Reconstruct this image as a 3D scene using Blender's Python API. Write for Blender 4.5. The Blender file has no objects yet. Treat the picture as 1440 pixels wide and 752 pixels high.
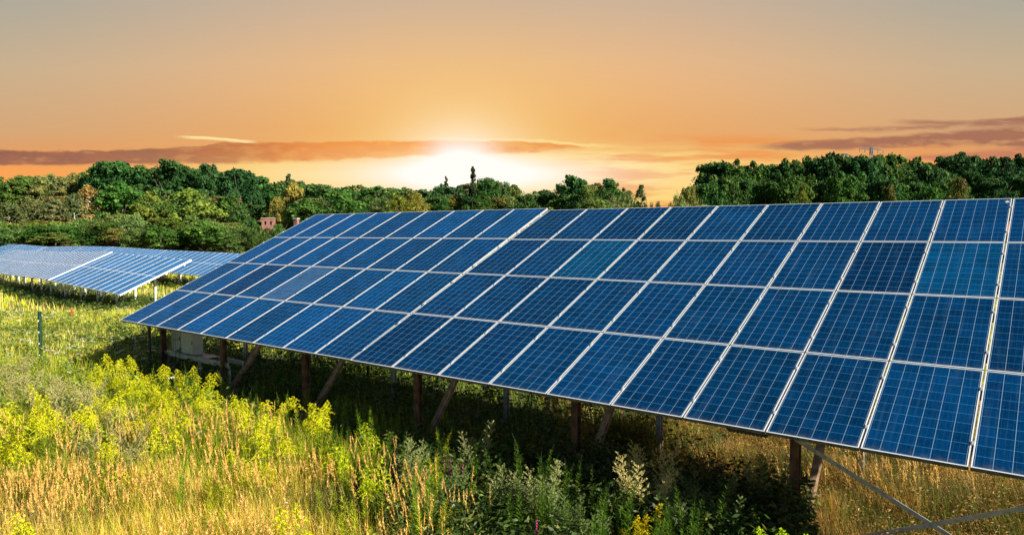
import bpy, math, random
import numpy as np
from mathutils import Vector, Matrix, Euler

sc = bpy.context.scene
COL = sc.collection
R_ = math.radians
rng = np.random.default_rng(7)
random.seed(7)
EXPO = 1.32
K = 2.0 ** (-EXPO)          # sky radiances are given for exposure 0 and scaled with the exposure

# ------------------------------------------------------------------ camera
FPX = 982.16
CAM = np.array([18.869, -7.847, 2.188])
YAW, PITCH = -0.6626, -0.0471
FH = np.array([math.sin(YAW), math.cos(YAW), 0.0])          # horizontal forward
RH = np.array([math.cos(YAW), -math.sin(YAW), 0.0])         # horizontal right
Fw = np.array([math.sin(YAW) * math.cos(PITCH), math.cos(YAW) * math.cos(PITCH), math.sin(PITCH)])
Uw = np.cross(RH, Fw)
cd = bpy.data.cameras.new('camera')
cam = bpy.data.objects.new('camera', cd); COL.objects.link(cam)
cd.sensor_width = 36.0
cd.lens = FPX / 1440.0 * 36.0
cd.clip_start = 0.05; cd.clip_end = 6000
m = Matrix.Identity(4)
for i in range(3):
    m[i][0] = RH[i]; m[i][1] = Uw[i]; m[i][2] = -Fw[i]; m[i][3] = CAM[i]
cam.matrix_world = m
sc.camera = cam

def ray(x, y):
    return Fw + RH * (x - 720) / FPX - Uw * (y - 376) / FPX
def onz(x, y, z):
    r = ray(x, y); return CAM + r * ((z - CAM[2]) / r[2])
def bearing(x, depth):
    """ground position seen in the direction of column x at that forward distance"""
    p = CAM + FH * depth + RH * depth * (x - 720) / FPX
    return p[0], p[1]
def ztop(y, depth):
    return CAM[2] + depth * (330.0 - y) / FPX

# ------------------------------------------------------------------ materials
def lin(r, g, b):
    f = lambda c: ((c / 255 + 0.055) / 1.055) ** 2.4 if c / 255 > 0.04045 else c / 255 / 12.92
    return (f(r), f(g), f(b))

class NT:
    """small helper round a node tree"""
    def __init__(s, t): s.t = t
    def n(s, kind, **kw):
        nd = s.t.nodes.new(kind)
        for k, v in kw.items(): setattr(nd, k, v)
        return nd
    def put(s, sock, v):
        if hasattr(v, 'is_linked') or isinstance(v, bpy.types.NodeSocket): s.t.links.new(v, sock)
        else:
            try: sock.default_value = v
            except Exception:
                sock.default_value = (v[0], v[1], v[2], 1.0)
    def m(s, op, a, b=None, c=None, clamp=False):
        nd = s.n('ShaderNodeMath', operation=op); nd.use_clamp = clamp
        s.put(nd.inputs[0], a)
        if b is not None: s.put(nd.inputs[1], b)
        if c is not None: s.put(nd.inputs[2], c)
        return nd.outputs[0]
    def mix(s, f, a, b, blend='MIX'):
        nd = s.n('ShaderNodeMix', data_type='RGBA', blend_type=blend)
        s.put(nd.inputs[0], f)
        for sock, v in ((nd.inputs[6], a), (nd.inputs[7], b)):
            if isinstance(v, bpy.types.NodeSocket): s.t.links.new(v, sock)
            else: sock.default_value = (v[0], v[1], v[2], 1.0)
        return nd.outputs[2]
    def ramp(s, v, a, b, lo=0.0, hi=1.0, smooth=True):
        nd = s.n('ShaderNodeMapRange')
        nd.interpolation_type = 'SMOOTHSTEP' if smooth else 'LINEAR'
        s.put(nd.inputs[0], v); s.put(nd.inputs[1], a); s.put(nd.inputs[2], b); s.put(nd.inputs[3], lo); s.put(nd.inputs[4], hi)
        return nd.outputs[0]
    def cramp(s, v, stops):
        nd = s.n('ShaderNodeValToRGB'); e = nd.color_ramp.elements
        while len(e) < len(stops): e.new(0.5)
        for i, (p, c) in enumerate(stops):
            e[i].position = p; e[i].color = (c[0], c[1], c[2], 1.0)
        s.put(nd.inputs[0], v); return nd.outputs[0]
    def curve(s, v, lo, hi, pts, ylo, yhi):
        """piecewise linear function of v"""
        t = s.m('DIVIDE', s.m('SUBTRACT', v, lo), hi - lo, clamp=True)
        stops = [((p - lo) / (hi - lo), ((y - ylo) / (yhi - ylo),) * 3) for p, y in pts]
        o = s.cramp(t, stops)
        return s.m('MULTIPLY_ADD', o, yhi - ylo, ylo)

def mat(name):
    mt = bpy.data.materials.new(name); mt.use_nodes = True
    t = NT(mt.node_tree); b = mt.node_tree.nodes['Principled BSDF']
    return mt, t, b

def noise_col(t, c1, c2, scale, detail=5, lo=0.35, hi=0.65, coord='Object', vec=None):
    tc = t.n('ShaderNodeTexCoord')
    nz = t.n('ShaderNodeTexNoise'); nz.inputs['Scale'].default_value = scale; nz.inputs['Detail'].default_value = detail
    t.put(nz.inputs['Vector'], vec if vec is not None else tc.outputs[coord])
    return t.mix(t.ramp(nz.outputs[0], lo, hi), c1, c2), nz.outputs[0]

def plain(name, c1, c2, rough, metal=0.0, scale=6.0, bump=0.0):
    mt, t, b = mat(name)
    col, f = noise_col(t, c1, c2, scale)
    t.put(b.inputs['Base Color'], col)
    b.inputs['Metallic'].default_value = metal
    t.put(b.inputs['Roughness'], t.ramp(f, 0.3, 0.7, max(0.05, rough - .1), rough + .1))
    if bump:
        bp = t.n('ShaderNodeBump'); bp.inputs['Strength'].default_value = bump; bp.inputs['Distance'].default_value = 0.01
        t.put(bp.inputs['Height'], f); t.put(b.inputs['Normal'], bp.outputs[0])
    return mt

M = {}
M['alu'] = plain('anodised_aluminium', (.74, .79, .87), (.62, .67, .76), .42, 0.0, 3)
M['galv'] = plain('galvanised_steel', (.50, .52, .54), (.34, .36, .38), .45, .25, 14)
M['rust'] = plain('rusty_steel', (.20, .095, .05), (.085, .042, .026), .8, 0.0, 7, .5)
M['wood'] = plain('brown_strut', (.52, .38, .27), (.30, .20, .14), .75, 0.0, 9, .4)
M['back'] = plain('panel_backsheet', (.45, .46, .47), (.38, .39, .40), .6)
M['frame_edge'] = plain('frame_edge', (.30, .31, .33), (.22, .23, .24), .5, 0, 5)  # greyer copy of the frame colour, seam shade painted on the end walls
M['frame_side'] = plain('shaded_frame_side', (.17, .16, .15), (.09, .085, .08), .6, 0, 5)  # dark copy of the frame colour, shade painted on the lips
M['cabinet'] = plain('grey_white_powder_coat', (.52, .55, .54), (.44, .46, .45), .45, 0, 2)
M['dark'] = plain('dark_plastic', (.03, .03, .035), (.05, .05, .05), .5)
M['fence_green'] = plain('green_powder_coat', (.002, .024, .014), (.004, .036, .02), .4, 0, 20)
M['pink'] = plain('pink_brick', (.27, .12, .10), (.14, .07, .055), .95, 0, 3.5, .5)
M['roof'] = plain('old_roof', (.30, .27, .24), (.20, .18, .16), .9)
M['hole'] = plain('dark_opening', (.02, .02, .02), (.03, .03, .03), .9)
M['pylon'] = plain('weathered_zinc', (.13, .15, .17), (.10, .12, .14), .7)
M['concrete'] = plain('concrete', (.36, .37, .38), (.26, .28, .32), .85, 0, 10, .3)

def panel_mat(name, tintk, dust):
    """polycrystalline cells: UV runs 0..6 across and 0..10 up the panel"""
    mt, t, b = mat(name)
    uv = t.n('ShaderNodeTexCoord').outputs['UV']
    sep = t.n('ShaderNodeSeparateXYZ'); t.put(sep.inputs[0], uv)
    U, V = sep.outputs[0], sep.outputs[1]
    oi = t.n('ShaderNodeObjectInfo')
    # per cell random value
    fl = t.n('ShaderNodeVectorMath', operation='FLOOR'); t.put(fl.inputs[0], uv)
    ad = t.n('ShaderNodeVectorMath', operation='ADD'); t.put(ad.inputs[0], fl.outputs[0])
    cb = t.n('ShaderNodeCombineXYZ'); t.put(cb.inputs[2], t.m('MULTIPLY', oi.outputs['Random'], 91.0)); t.put(ad.inputs[1], cb.outputs[0])
    wn = t.n('ShaderNodeTexWhiteNoise'); t.put(wn.inputs[0], ad.outputs[0])
    # crystal flakes
    av = t.n('ShaderNodeVectorMath', operation='ADD'); t.put(av.inputs[0], uv); t.put(av.inputs[1], cb.outputs[0])
    vo = t.n('ShaderNodeTexVoronoi'); vo.inputs['Scale'].default_value = 9.0; t.put(vo.inputs['Vector'], av.outputs[0])
    sv = t.n('ShaderNodeSeparateColor'); t.put(sv.inputs[0], vo.outputs['Color'])
    nz = t.n('ShaderNodeTexNoise'); nz.inputs['Scale'].default_value = 0.35; nz.inputs['Detail'].default_value = 3; t.put(nz.inputs['Vector'], av.outputs[0])
    k = t.m('ADD', t.m('MULTIPLY', wn.outputs[0], .26), t.m('ADD', t.m('MULTIPLY', sv.outputs[0], .34), t.m('MULTIPLY', nz.outputs[0], .65)))
    k = t.m('ADD', k, .28)
    cell = t.mix(1.0, oi.outputs['Color'], t.mix(sv.outputs[1], tintk, (tintk[0] * .9, tintk[1] * 1.15, tintk[2] * 1.0)), 'MULTIPLY')
    vm = t.n('ShaderNodeVectorMath', operation='SCALE'); t.put(vm.inputs[0], cell); t.put(vm.inputs['Scale'], k)
    cell = vm.outputs[0]
    def line(c, period, w, off=0.0):
        f = t.m('FRACT', t.m('ADD', t.m('MULTIPLY', c, period), off))
        d = t.m('MINIMUM', f, t.m('SUBTRACT', 1.0, f))
        return t.m('LESS_THAN', d, w)
    bus = line(U, 3.0, .020, .5)                 # three busbars a cell
    gu = line(U, 1.0, .0125); gv = line(V, 1.0, .013)
    c1 = t.mix(t.m('MULTIPLY', bus, .40), cell, (.02, .14, .34))
    c2 = t.mix(t.m('MULTIPLY', gv, .85), c1, (.05, .24, .46))
    c3 = t.mix(t.m('MULTIPLY', gu, .8), c2, (.32, .46, .62))
    # dust film
    tc = t.n('ShaderNodeTexCoord')
    dn = t.n('ShaderNodeTexNoise'); dn.inputs['Scale'].default_value = 3.0; dn.inputs['Detail'].default_value = 6; t.put(dn.inputs['Vector'], av.outputs[0])
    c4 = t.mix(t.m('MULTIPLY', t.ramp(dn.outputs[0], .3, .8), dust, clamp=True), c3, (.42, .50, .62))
    grime = t.m('MULTIPLY', t.ramp(V, .55, -.05), t.ramp(dn.outputs[0], .35, .7))
    run = t.n('ShaderNodeTexNoise'); run.inputs['Scale'].default_value = 1.0; run.inputs['Detail'].default_value = 4
    rv = t.n('ShaderNodeVectorMath', operation='MULTIPLY'); t.put(rv.inputs[0], av.outputs[0]); rv.inputs[1].default_value = (2.6, .16, 1.0); t.put(run.inputs['Vector'], rv.outputs[0])
    c4 = t.mix(t.m('MULTIPLY', t.ramp(run.outputs[0], .52, .78), .06), c4, (.16, .30, .46))
    c4 = t.mix(t.m('MULTIPLY', grime, .28), c4, (.16, .14, .10))
    t.put(b.inputs['Base Color'], c4)
    b.inputs['Roughness'].default_value = .38
    b.inputs['Specular IOR Level'].default_value = .0
    b.inputs['Coat Weight'].default_value = .26
    b.inputs['Coat Roughness'].default_value = .06
    b.inputs['Coat IOR'].default_value = 1.33
    return mt
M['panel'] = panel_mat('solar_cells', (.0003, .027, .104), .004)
M['panel_far'] = panel_mat('dusty_sheen_solar_cells', (.012, .16, .46), .17)  # paler far cells: dust plus sky reflection put into the base colour

def leaf_mat(name, use_obj=True, trans=.35, rough=.55, spec=.3, k_=1.0):
    """leaf colour = colour attribute 'tint' x object colour; backlit leaves glow through"""
    mt, t, b = mat(name)
    at = t.n('ShaderNodeAttribute'); at.attribute_name = 'tint'
    col = at.outputs['Color']
    if k_ != 1.0:
        sc_ = t.n('ShaderNodeVectorMath', operation='SCALE'); t.put(sc_.inputs[0], col); sc_.inputs['Scale'].default_value = k_; col = sc_.outputs[0]
    if use_obj:
        oi = t.n('ShaderNodeObjectInfo')
        col = t.mix(1.0, col, oi.outputs['Color'], 'MULTIPLY')
    t.put(b.inputs['Base Color'], col)
    b.inputs['Roughness'].default_value = rough
    b.inputs['Specular IOR Level'].default_value = spec
    tr = t.n('ShaderNodeBsdfTranslucent'); t.put(tr.inputs[0], col)
    mx = t.n('ShaderNodeMixShader'); mx.inputs[0].default_value = trans
    t.t.links.new(b.outputs[0], mx.inputs[1]); t.t.links.new(tr.outputs[0], mx.inputs[2])
    t.t.links.new(mx.outputs[0], mt.node_tree.nodes['Material Output'].inputs[0])
    return mt
M['leaf'] = leaf_mat('tree_leaves', True, .3, .7, .08, .86)
M['grass'] = leaf_mat('grass_blades', False, .42, .5)
M['plant'] = leaf_mat('plant_leaves', True, .42, .5)
M['bark'] = plain('bark', (.16, .12, .09), (.07, .055, .045), .9, 0, 3, .6)
M['bark_birch'] = plain('birch_bark', (.62, .60, .55), (.16, .14, .12), .8, 0, 2.2, .3)

# ground
mt, t, b = mat('soil_and_moss')
c, f = noise_col(t, (.055, .070, .014), (.11, .095, .035), .9, 8)
c2, f2 = noise_col(t, (.075, .10, .018), (.13, .13, .035), .06, 4)
t.put(b.inputs['Base Color'], t.mix(.5, c, c2)); b.inputs['Roughness'].default_value = .95
bp = t.n('ShaderNodeBump'); bp.inputs['Strength'].default_value = .7; bp.inputs['Distance'].default_value = .06
t.put(bp.inputs['Height'], f); t.put(b.inputs['Normal'], bp.outputs[0])
M['ground'] = mt

# ------------------------------------------------------------------ object helpers
def link(o, parent=None):
    COL.objects.link(o)
    if parent is not None: o.parent = parent
    return o
def empty(name, loc=(0, 0, 0), rz=0.0):
    o = bpy.data.objects.new(name, None); o.empty_display_size = .3
    o.location = loc; o.rotation_euler = (0, 0, rz); return link(o)
def tag(o, label=None, cat=None, group=None, kind=None):
    if label: o['label'] = label
    if cat: o['category'] = cat
    if group: o['group'] = group
    if kind: o['kind'] = kind
    return o

class MB:
    """collects boxes, bars and tubes into one mesh"""
    def __init__(s): s.v = []; s.f = []
    def box(s, lo, hi):
        i = len(s.v); x0, y0, z0 = lo; x1, y1, z1 = hi
        s.v += [(x0, y0, z0), (x1, y0, z0), (x1, y1, z0), (x0, y1, z0), (x0, y0, z1), (x1, y0, z1), (x1, y1, z1), (x0, y1, z1)]
        s.f += [tuple(i + k for k in q) for q in ((0, 3, 2, 1), (4, 5, 6, 7), (0, 1, 5, 4), (1, 2, 6, 5), (2, 3, 7, 6), (3, 0, 4, 7))]
        return s
    def bar(s, a, b, w, h, up=(0, 0, 1)):
        a = Vector(a); b = Vector(b); d = (b - a).normalized(); up = Vector(up)
        if abs(d.dot(up)) > .99: up = Vector((0, 1, 0))
        sx = d.cross(up).normalized() * (w / 2); sy = sx.cross(d).normalized() * (h / 2); i = len(s.v)
        for p in (a, b):
            for q in ((-1, -1), (1, -1), (1, 1), (-1, 1)): s.v.append(tuple(p + sx * q[0] + sy * q[1]))
        s.f += [tuple(i + k for k in q) for q in ((3, 2, 1, 0), (4, 5, 6, 7), (0, 1, 5, 4), (1, 2, 6, 5), (2, 3, 7, 6), (3, 0, 4, 7))]
        return s
    def hbeam(s, a, b, w, h, tk, up=(0, 1, 0)):
        """I-section along a-b; flanges face the direction 'up'"""
        a = Vector(a); b = Vector(b); d = (b - a).normalized(); u = Vector(up); u = (u - d * u.dot(d)).normalized()
        for sg in (-1, 1): s.bar(a + u * sg * (h / 2 - tk / 2), b + u * sg * (h / 2 - tk / 2), w, tk, u)
        s.bar(a, b, tk, h - 2 * tk - .0005, u); return s
    def tube(s, pts, rad, n=8):
        i0 = len(s.v); P = [Vector(p) for p in pts]; rr = rad if hasattr(rad, '__len__') else [rad] * len(P)
        for k, p in enumerate(P):
            d = (P[min(k + 1, len(P) - 1)] - P[max(k - 1, 0)]).normalized()
            a = d.cross(Vector((0, 0, 1)));
            if a.length < .05: a = d.cross(Vector((0, 1, 0)))
            a.normalize(); c = a.cross(d)
            for j in range(n):
                an = 2 * math.pi * j / n; s.v.append(tuple(p + (a * math.cos(an) + c * math.sin(an)) * rr[k]))
        for k in range(len(P) - 1):
            for j in range(n):
                j2 = (j + 1) % n
                s.f.append((i0 + k * n + j, i0 + k * n + j2, i0 + (k + 1) * n + j2, i0 + (k + 1) * n + j))
        s.f.append(tuple(i0 + j for j in range(n))[::-1]); s.f.append(tuple(i0 + (len(P) - 1) * n + j for j in range(n)))
        return s
    def mesh(s, name, material, smooth=False, bevel=0):
        me = bpy.data.meshes.new(name); me.from_pydata(s.v, [], s.f); me.materials.append(material)
        if smooth:
            for p in me.polygons: p.use_smooth = True
        me.update(); return me
    def build(s, name, material, parent=None, smooth=False, bevel=0):
        o = bpy.data.objects.new(name, s.mesh(name, material, smooth))
        if bevel:
            md = o.modifiers.new('bevel', 'BEVEL'); md.width = bevel; md.segments = 2; md.limit_method = 'ANGLE'
        return link(o, parent)

def tri_mesh(name, V, F, T, material):
    """mesh from numpy: V (n,3), F (m,3 or 4), T (n,3) per-vertex albedo"""
    V = np.ascontiguousarray(V, dtype=np.float32); F = np.ascontiguousarray(F, dtype=np.int32)
    k = F.shape[1]; me = bpy.data.meshes.new(name)
    me.vertices.add(len(V)); me.vertices.foreach_set('co', V.ravel())
    me.loops.add(F.size); me.loops.foreach_set('vertex_index', F.ravel())
    me.polygons.add(len(F)); me.polygons.foreach_set('loop_start', np.arange(0, F.size, k, dtype=np.int32))
    try: me.polygons.foreach_set('loop_total', np.full(len(F), k, dtype=np.int32))
    except Exception: pass
    ca = me.color_attributes.new('tint', 'FLOAT_COLOR', 'POINT')
    C4 = np.ones((len(V), 4), dtype=np.float32); C4[:, :3] = T
    ca.data.foreach_set('color', C4.ravel())
    me.materials.append(material); me.update(calc_edges=True)
    return me

class Leaves:
    """numpy collector of small quads"""
    def __init__(s): s.V = []; s.T = []; s.n = 0
    def quads(s, P, A, B, T):
        """quads centred at P spanned by half vectors A, B (diamond-shaped along A); T albedo (n,3)"""
        q = np.stack([P - A, P + B * 1.0, P + A, P - B * 1.0], 1)
        s.V.append(q.reshape(-1, 3)); s.T.append(np.repeat(T, 4, 0)); s.n += len(P)
    def strips(s, rings, T):
        """ribbon blades: rings (n, k, 2, 3); T (n,3)"""
        n, k = rings.shape[:2]
        q = np.stack([rings[:, :-1, 0], rings[:, :-1, 1], rings[:, 1:, 1], rings[:, 1:, 0]], 2)   # n,k-1,4,3
        s.V.append(q.reshape(-1, 3)); s.T.append(np.repeat(T, (k - 1) * 4, 0)); s.n += n * (k - 1)
    def mesh(s, name, material):
        V = np.concatenate(s.V); T = np.concatenate(s.T)
        F = np.arange(len(V), dtype=np.int32).reshape(-1, 4)
        return tri_mesh(name, V, F, T, material)

def unit(a): return a / np.maximum(np.linalg.norm(a, axis=-1, keepdims=True), 1e-9)
def rand_dirs(n): return unit(rng.normal(size=(n, 3)))

# ------------------------------------------------------------------ terrain
def vnoise(x, y, s, seed=0):
    x = np.asarray(x, float) / s; y = np.asarray(y, float) / s
    xi = np.floor(x); yi = np.floor(y); fx = x - xi; fy = y - yi
    fx = fx * fx * (3 - 2 * fx); fy = fy * fy * (3 - 2 * fy)
    def h(a, b):
        v = np.sin(a * 127.1 + b * 311.7 + seed * 74.7) * 43758.5453
        return v - np.floor(v)
    return (h(xi, yi) * (1 - fx) + h(xi + 1, yi) * fx) * (1 - fy) + (h(xi, yi + 1) * (1 - fx) + h(xi + 1, yi + 1) * fx) * fy
def ground(x, y):
    x = np.asarray(x, float); y = np.asarray(y, float)
    g = -1.62 + .16 * (vnoise(x, y, 6, 1) - .5) + .06 * (vnoise(x, y, 1.7, 2) - .5)
    d = np.hypot(x - 18.87, y + 7.85)
    s = np.clip((d - 20) / 45, 0, 1); g = g - .55 * s * s * (3 - 2 * s)
    s = np.clip((d - 75) / 90, 0, 1); g = g + 3.2 * s * s * (3 - 2 * s)      # the land rises a little into the wood
    g = g + np.clip((d - 60) / 200, 0, 1) * 1.6 * (vnoise(x, y, 60, 4) - .5)
    return g
def g1(x, y): return float(ground(x, y))

def grid_xy():
    a = np.concatenate([-np.geomspace(3000, 62, 26), np.arange(-60, 60.01, .8), np.geomspace(62, 3000, 26)])
    return a
gx = grid_xy(); X, Y = np.meshgrid(gx - 5, gx + 5, indexing='ij'); Z = ground(X, Y)
nx, ny = X.shape; idx = np.arange(nx * ny).reshape(nx, ny)
Fg = np.stack([idx[:-1, :-1], idx[1:, :-1], idx[1:, 1:], idx[:-1, 1:]], -1).reshape(-1, 4)
V = np.stack([X, Y, Z], -1).reshape(-1, 3)
me = tri_mesh('ground', V, Fg, np.ones((len(V), 3)) * .1, M['ground'])
me.polygons.foreach_set('use_smooth', np.ones(len(me.polygons), dtype=bool))
go = link(bpy.data.objects.new('ground', me)); tag(go, 'meadow ground of soil and moss between the solar arrays', 'ground', kind='structure')

# ------------------------------------------------------------------ solar tables
PW, PH, PT = .992, 1.650, .046
def panel_meshes():
    b_ = .013                                   # frame lip
    me = MB().box((b_, b_, -.012), (PW - b_, PH - b_, -.004)).mesh('solar_panel', M['panel'])
    uvl = me.uv_layers.new(name='UVMap')
    mg = .012
    for p in me.polygons:
        for li in p.loop_indices:
            co = me.vertices[me.loops[li].vertex_index].co
            u = (co.x - b_ - mg) / (PW - 2 * b_ - 2 * mg) * 6; v = (co.y - b_ - mg) / (PH - 2 * b_ - 2 * mg) * 10
            uvl.data[li].uv = (u, v)
    fb = MB()
    fb.box((0, 0, -PT), (PW, b_, 0)).box((0, PH - b_, -PT), (PW, PH, 0))
    fb.box((0, b_, -PT), (b_, PH - b_, 0)).box((PW - b_, b_, -PT), (PW, PH - b_, 0))
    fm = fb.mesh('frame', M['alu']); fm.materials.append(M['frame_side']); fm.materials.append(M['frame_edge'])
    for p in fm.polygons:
        if p.normal.z < .5: p.material_index = 1 if abs(p.normal.y) > .5 or p.normal.z < -.5 else 2  # painted shade: faces get darker materials by the way they point
    return me, fm
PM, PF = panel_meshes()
CLAMP = MB().box((-.012, -.03, -.006), (.012, .03, .005)).mesh('panel_clamp', M['galv'])
def far_panel_mesh(wc, hc):
    """a distant panel, frame and cells in one mesh"""
    b_ = .020; m_ = MB().box((b_, b_, -.012), (wc - b_, hc - b_, -.002)); n0 = len(m_.f)
    m_.box((0, 0, -PT), (wc, b_, 0)).box((0, hc - b_, -PT), (wc, hc, 0)).box((0, b_, -PT), (b_, hc - b_, 0)).box((wc - b_, b_, -PT), (wc, hc - b_, 0))
    me = m_.mesh('solar_panel', M['panel_far']); me.materials.append(M['alu'])
    uvl = me.uv_layers.new(name='UVMap')
    for i, p in enumerate(me.polygons):
        p.material_index = 0 if i < n0 else 1
        for li in p.loop_indices:
            co = me.vertices[me.loops[li].vertex_index].co
            uvl.data[li].uv = ((co.x - b_) / (wc - 2 * b_) * 6, (co.y - b_) / (hc - 2 * b_) * 12)
    return me

def table_frame(org, yaw, slope, tilt):
    ex = Vector((math.cos(yaw) * math.cos(slope), math.sin(yaw) * math.cos(slope), math.sin(slope)))
    ey = Vector((-math.sin(yaw) * math.cos(tilt), math.cos(yaw) * math.cos(tilt), math.sin(tilt)))
    ez = ex.cross(ey).normalized(); ey = ez.cross(ex).normalized()
    m = Matrix.Identity(4)
    for i in range(3): m[i][0] = ex[i]; m[i][1] = ey[i]; m[i][2] = ez[i]; m[i][3] = org[i]
    return m

def big_table(label, org, yaw, slope, tilt, xs, vs, posts, colors, rail_ends, group, gap_last=0.0):
    """xs: seam positions along the row, vs: seam positions up the slope, posts: world x of the posts"""
    base = Vector((org[0] + xs[len(xs) // 2], org[1] + 1.0, 0)); base.z = g1(base.x, base.y)
    root = empty('solar_table', base); tag(root, label, 'solar array', group)
    W = table_frame(org, yaw, slope, tilt); L = Matrix.Translation(-base) @ W
    for c in range(len(xs) - 1):
        for r in range(len(vs) - 1):
            w = xs[c + 1] - xs[c] - .020; h = vs[r + 1] - vs[r] - .018
            mm = L @ Matrix.Translation((xs[c] + .010, vs[r] + .009, 0)) @ Matrix.Diagonal((w / PW, h / PH, 1, 1))
            # every panel sits a hair differently
            mm = mm @ Euler((random.uniform(-.0012, .0012), random.uniform(-.0012, .0012), 0)).to_matrix().to_4x4()
            o = link(bpy.data.objects.new('solar_panel', PM), root); o.matrix_local = mm
            k = random.uniform(.80, 1.18) ; h_ = random.uniform(-.06, .06); az = 1.0 if len(xs) > 10 else 1.25 + .3 * (1 - c / 9)  # far table brighter and bluer towards its left end: sky sheen painted in
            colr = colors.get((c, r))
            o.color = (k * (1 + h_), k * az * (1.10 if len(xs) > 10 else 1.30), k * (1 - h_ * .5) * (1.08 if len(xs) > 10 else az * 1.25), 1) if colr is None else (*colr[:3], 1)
            if colr is not None: o['label'] = colr[3]
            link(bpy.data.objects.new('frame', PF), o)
            if (c, r) == (8, 3) and len(xs) > 10:
                V_ = []; b_ = MB(); n_ = 11
                for q in range(n_):
                    a_ = q * 2 * math.pi / n_; rr_ = .028 + .012 * math.sin(q * 2.7); V_.append((.93 + math.cos(a_) * rr_, PH - .13 + math.sin(a_) * rr_ * 1.7))
                b_.v = [(x_, y_, -.0035) for x_, y_ in V_] + [(x_, y_, -.0015) for x_, y_ in V_]
                b_.f = [tuple(range(n_ - 1, -1, -1)), tuple(range(n_, 2 * n_))] + [(q, (q + 1) % n_, n_ + (q + 1) % n_, n_ + q) for q in range(n_)]
                b_.build('bird_dropping', M['cabinet'], o)
    x0, x1 = xs[0], xs[-1]
    for r in range(len(vs) - 1):                               # two purlins under each row of panels
        for q in (.22, .78):
            v = vs[r] + (vs[r + 1] - vs[r]) * q
            b = MB(); a, e = (x0 - rail_ends[0], x1 + rail_ends[1])
            b.box((a, v - .03, -PT - .085), (e, v - .024, -PT - .002)).box((a, v - .0235, -PT - .008), (e, v + .03, -PT - .002)).box((a, v - .0235, -PT - .085), (e, v + .03, -PT - .079))
            o = b.build('purlin', M['galv'], root); o.matrix_local = L
            # module clamps riding on the purlin in the seams
            for xx in xs:
                o2 = link(bpy.data.objects.new('panel_clamp', CLAMP), root); o2.matrix_local = L @ Matrix.Translation((xx, v, 0))
    ty = math.tan(tilt)
    zo = lambda y: org[2] + (y - org[1]) * ty - .17
    for px in posts:
        gz = g1(px, 1.0)
        rel = lambda x, y, z: Vector((x, y, z)) - base
        b = MB(); b.hbeam(rel(px, 1.0, gz - .3), rel(px, 1.0, zo(1.0) - .06), .10, .13, .010, (0, 1, 0)); b.build('post', M['rust'], root)
        gb = g1(px + .3, 3.2)
        b = MB(); b.hbeam(rel(px + .3, 3.2, gb - .3), rel(px + .3, 3.2, zo(3.2) - .01), .09, .09, .008, (0, 1, 0)); b.build('rear_post', M['galv'], root)
        b = MB(); b.hbeam(rel(px + .075, 1.10, gz + .06), rel(px + .075, 3.55, zo(3.55) - .03), .09, .10, .008, (0, 1, 0)); b.build('strut', M['wood'], root)
        b = MB(); v0, v1 = .12, (vs[-1] - .2) * math.cos(tilt)
        b.hbeam(rel(px, org[1] + v0 + .2, zo(org[1] + v0 + .2) - .045), rel(px, org[1] + v1, zo(org[1] + v1) - .045), .07, .12, .007, (0, 0, 1)); b.build('rafter', M['rust'], root)
        b = MB(); b.box(tuple(rel(px - .17, .84, gz - .15)), tuple(rel(px + .2, 1.3, gz + .07))); b.build('foot', M['concrete'], root, bevel=.015)
    return root, base

# seams fitted to the photograph's array (slightly uneven, as built)
def warp(c, a, b, n):
    t = c / n
    return c * 1.01 + a * t * (t - 1) * 4 + b * t * (t - 1) * (2 * t - 1) * 10
xsA = [warp(c, .0259, -.0514, 9) for c in range(10)]
vsA = [v * 1.67 + .0748 * v * (v - 4) / 4 for v in range(5)]
xsB = [warp(c, -.1598, .0011, 9) for c in range(10)]
xsB += [xsB[-1] + .955 * k for k in (1, 2)]
vsB = [v * 1.67 + .0124 * v * (v - 4) / 4 for v in range(5)]
xsA[-1] += .045
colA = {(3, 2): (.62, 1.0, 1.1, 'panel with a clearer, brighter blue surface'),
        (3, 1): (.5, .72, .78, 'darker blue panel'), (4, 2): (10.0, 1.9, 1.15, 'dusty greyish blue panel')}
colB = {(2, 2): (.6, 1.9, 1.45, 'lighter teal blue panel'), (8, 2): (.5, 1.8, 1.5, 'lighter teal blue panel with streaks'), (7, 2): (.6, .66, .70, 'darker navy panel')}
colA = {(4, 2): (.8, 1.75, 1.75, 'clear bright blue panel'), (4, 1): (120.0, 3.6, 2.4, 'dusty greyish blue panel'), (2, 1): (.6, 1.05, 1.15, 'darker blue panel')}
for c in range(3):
    for r in (2, 3): colA[(c, r)] = (.5, 2.1, 2.1, 'bright blue panel with sky sheen painted into its colour')
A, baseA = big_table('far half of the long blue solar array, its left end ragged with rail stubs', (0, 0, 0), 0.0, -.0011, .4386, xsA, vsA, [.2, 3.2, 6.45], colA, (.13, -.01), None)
B, baseB = big_table('near half of the long blue solar array, cut by the photo right edge', (9.1848, -.0562, -.0008), -.0016, -.0005, .4290, xsB, vsB, [9.8, 13.2, 16.4, 19.65], colB, (-.01, .13), None)
# the X brace between the last two frames
rel = lambda x, y, z: Vector((x, y, z)) - baseB
MB().bar(rel(16.42, .915, -.30), rel(19.63, .915, -1.82), .008, .050, (0, 0, 1)).build('cross_brace', M['galv'], B)
MB().bar(rel(16.42, .900, -1.66), rel(19.63, .900, -.16), .008, .050, (0, 0, 1)).build('cross_brace', M['galv'], B)
# loop of corrugated cable duct under the bottom edge
cp = []
for k in range(60):
    cp.append(rel(15.85 + k * .008, .18, -.115 + .012 * math.sin(k * 1.1)))
MB().tube(cp, .018, 6).build('cable_duct', M['dark'], B, smooth=True)

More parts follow.
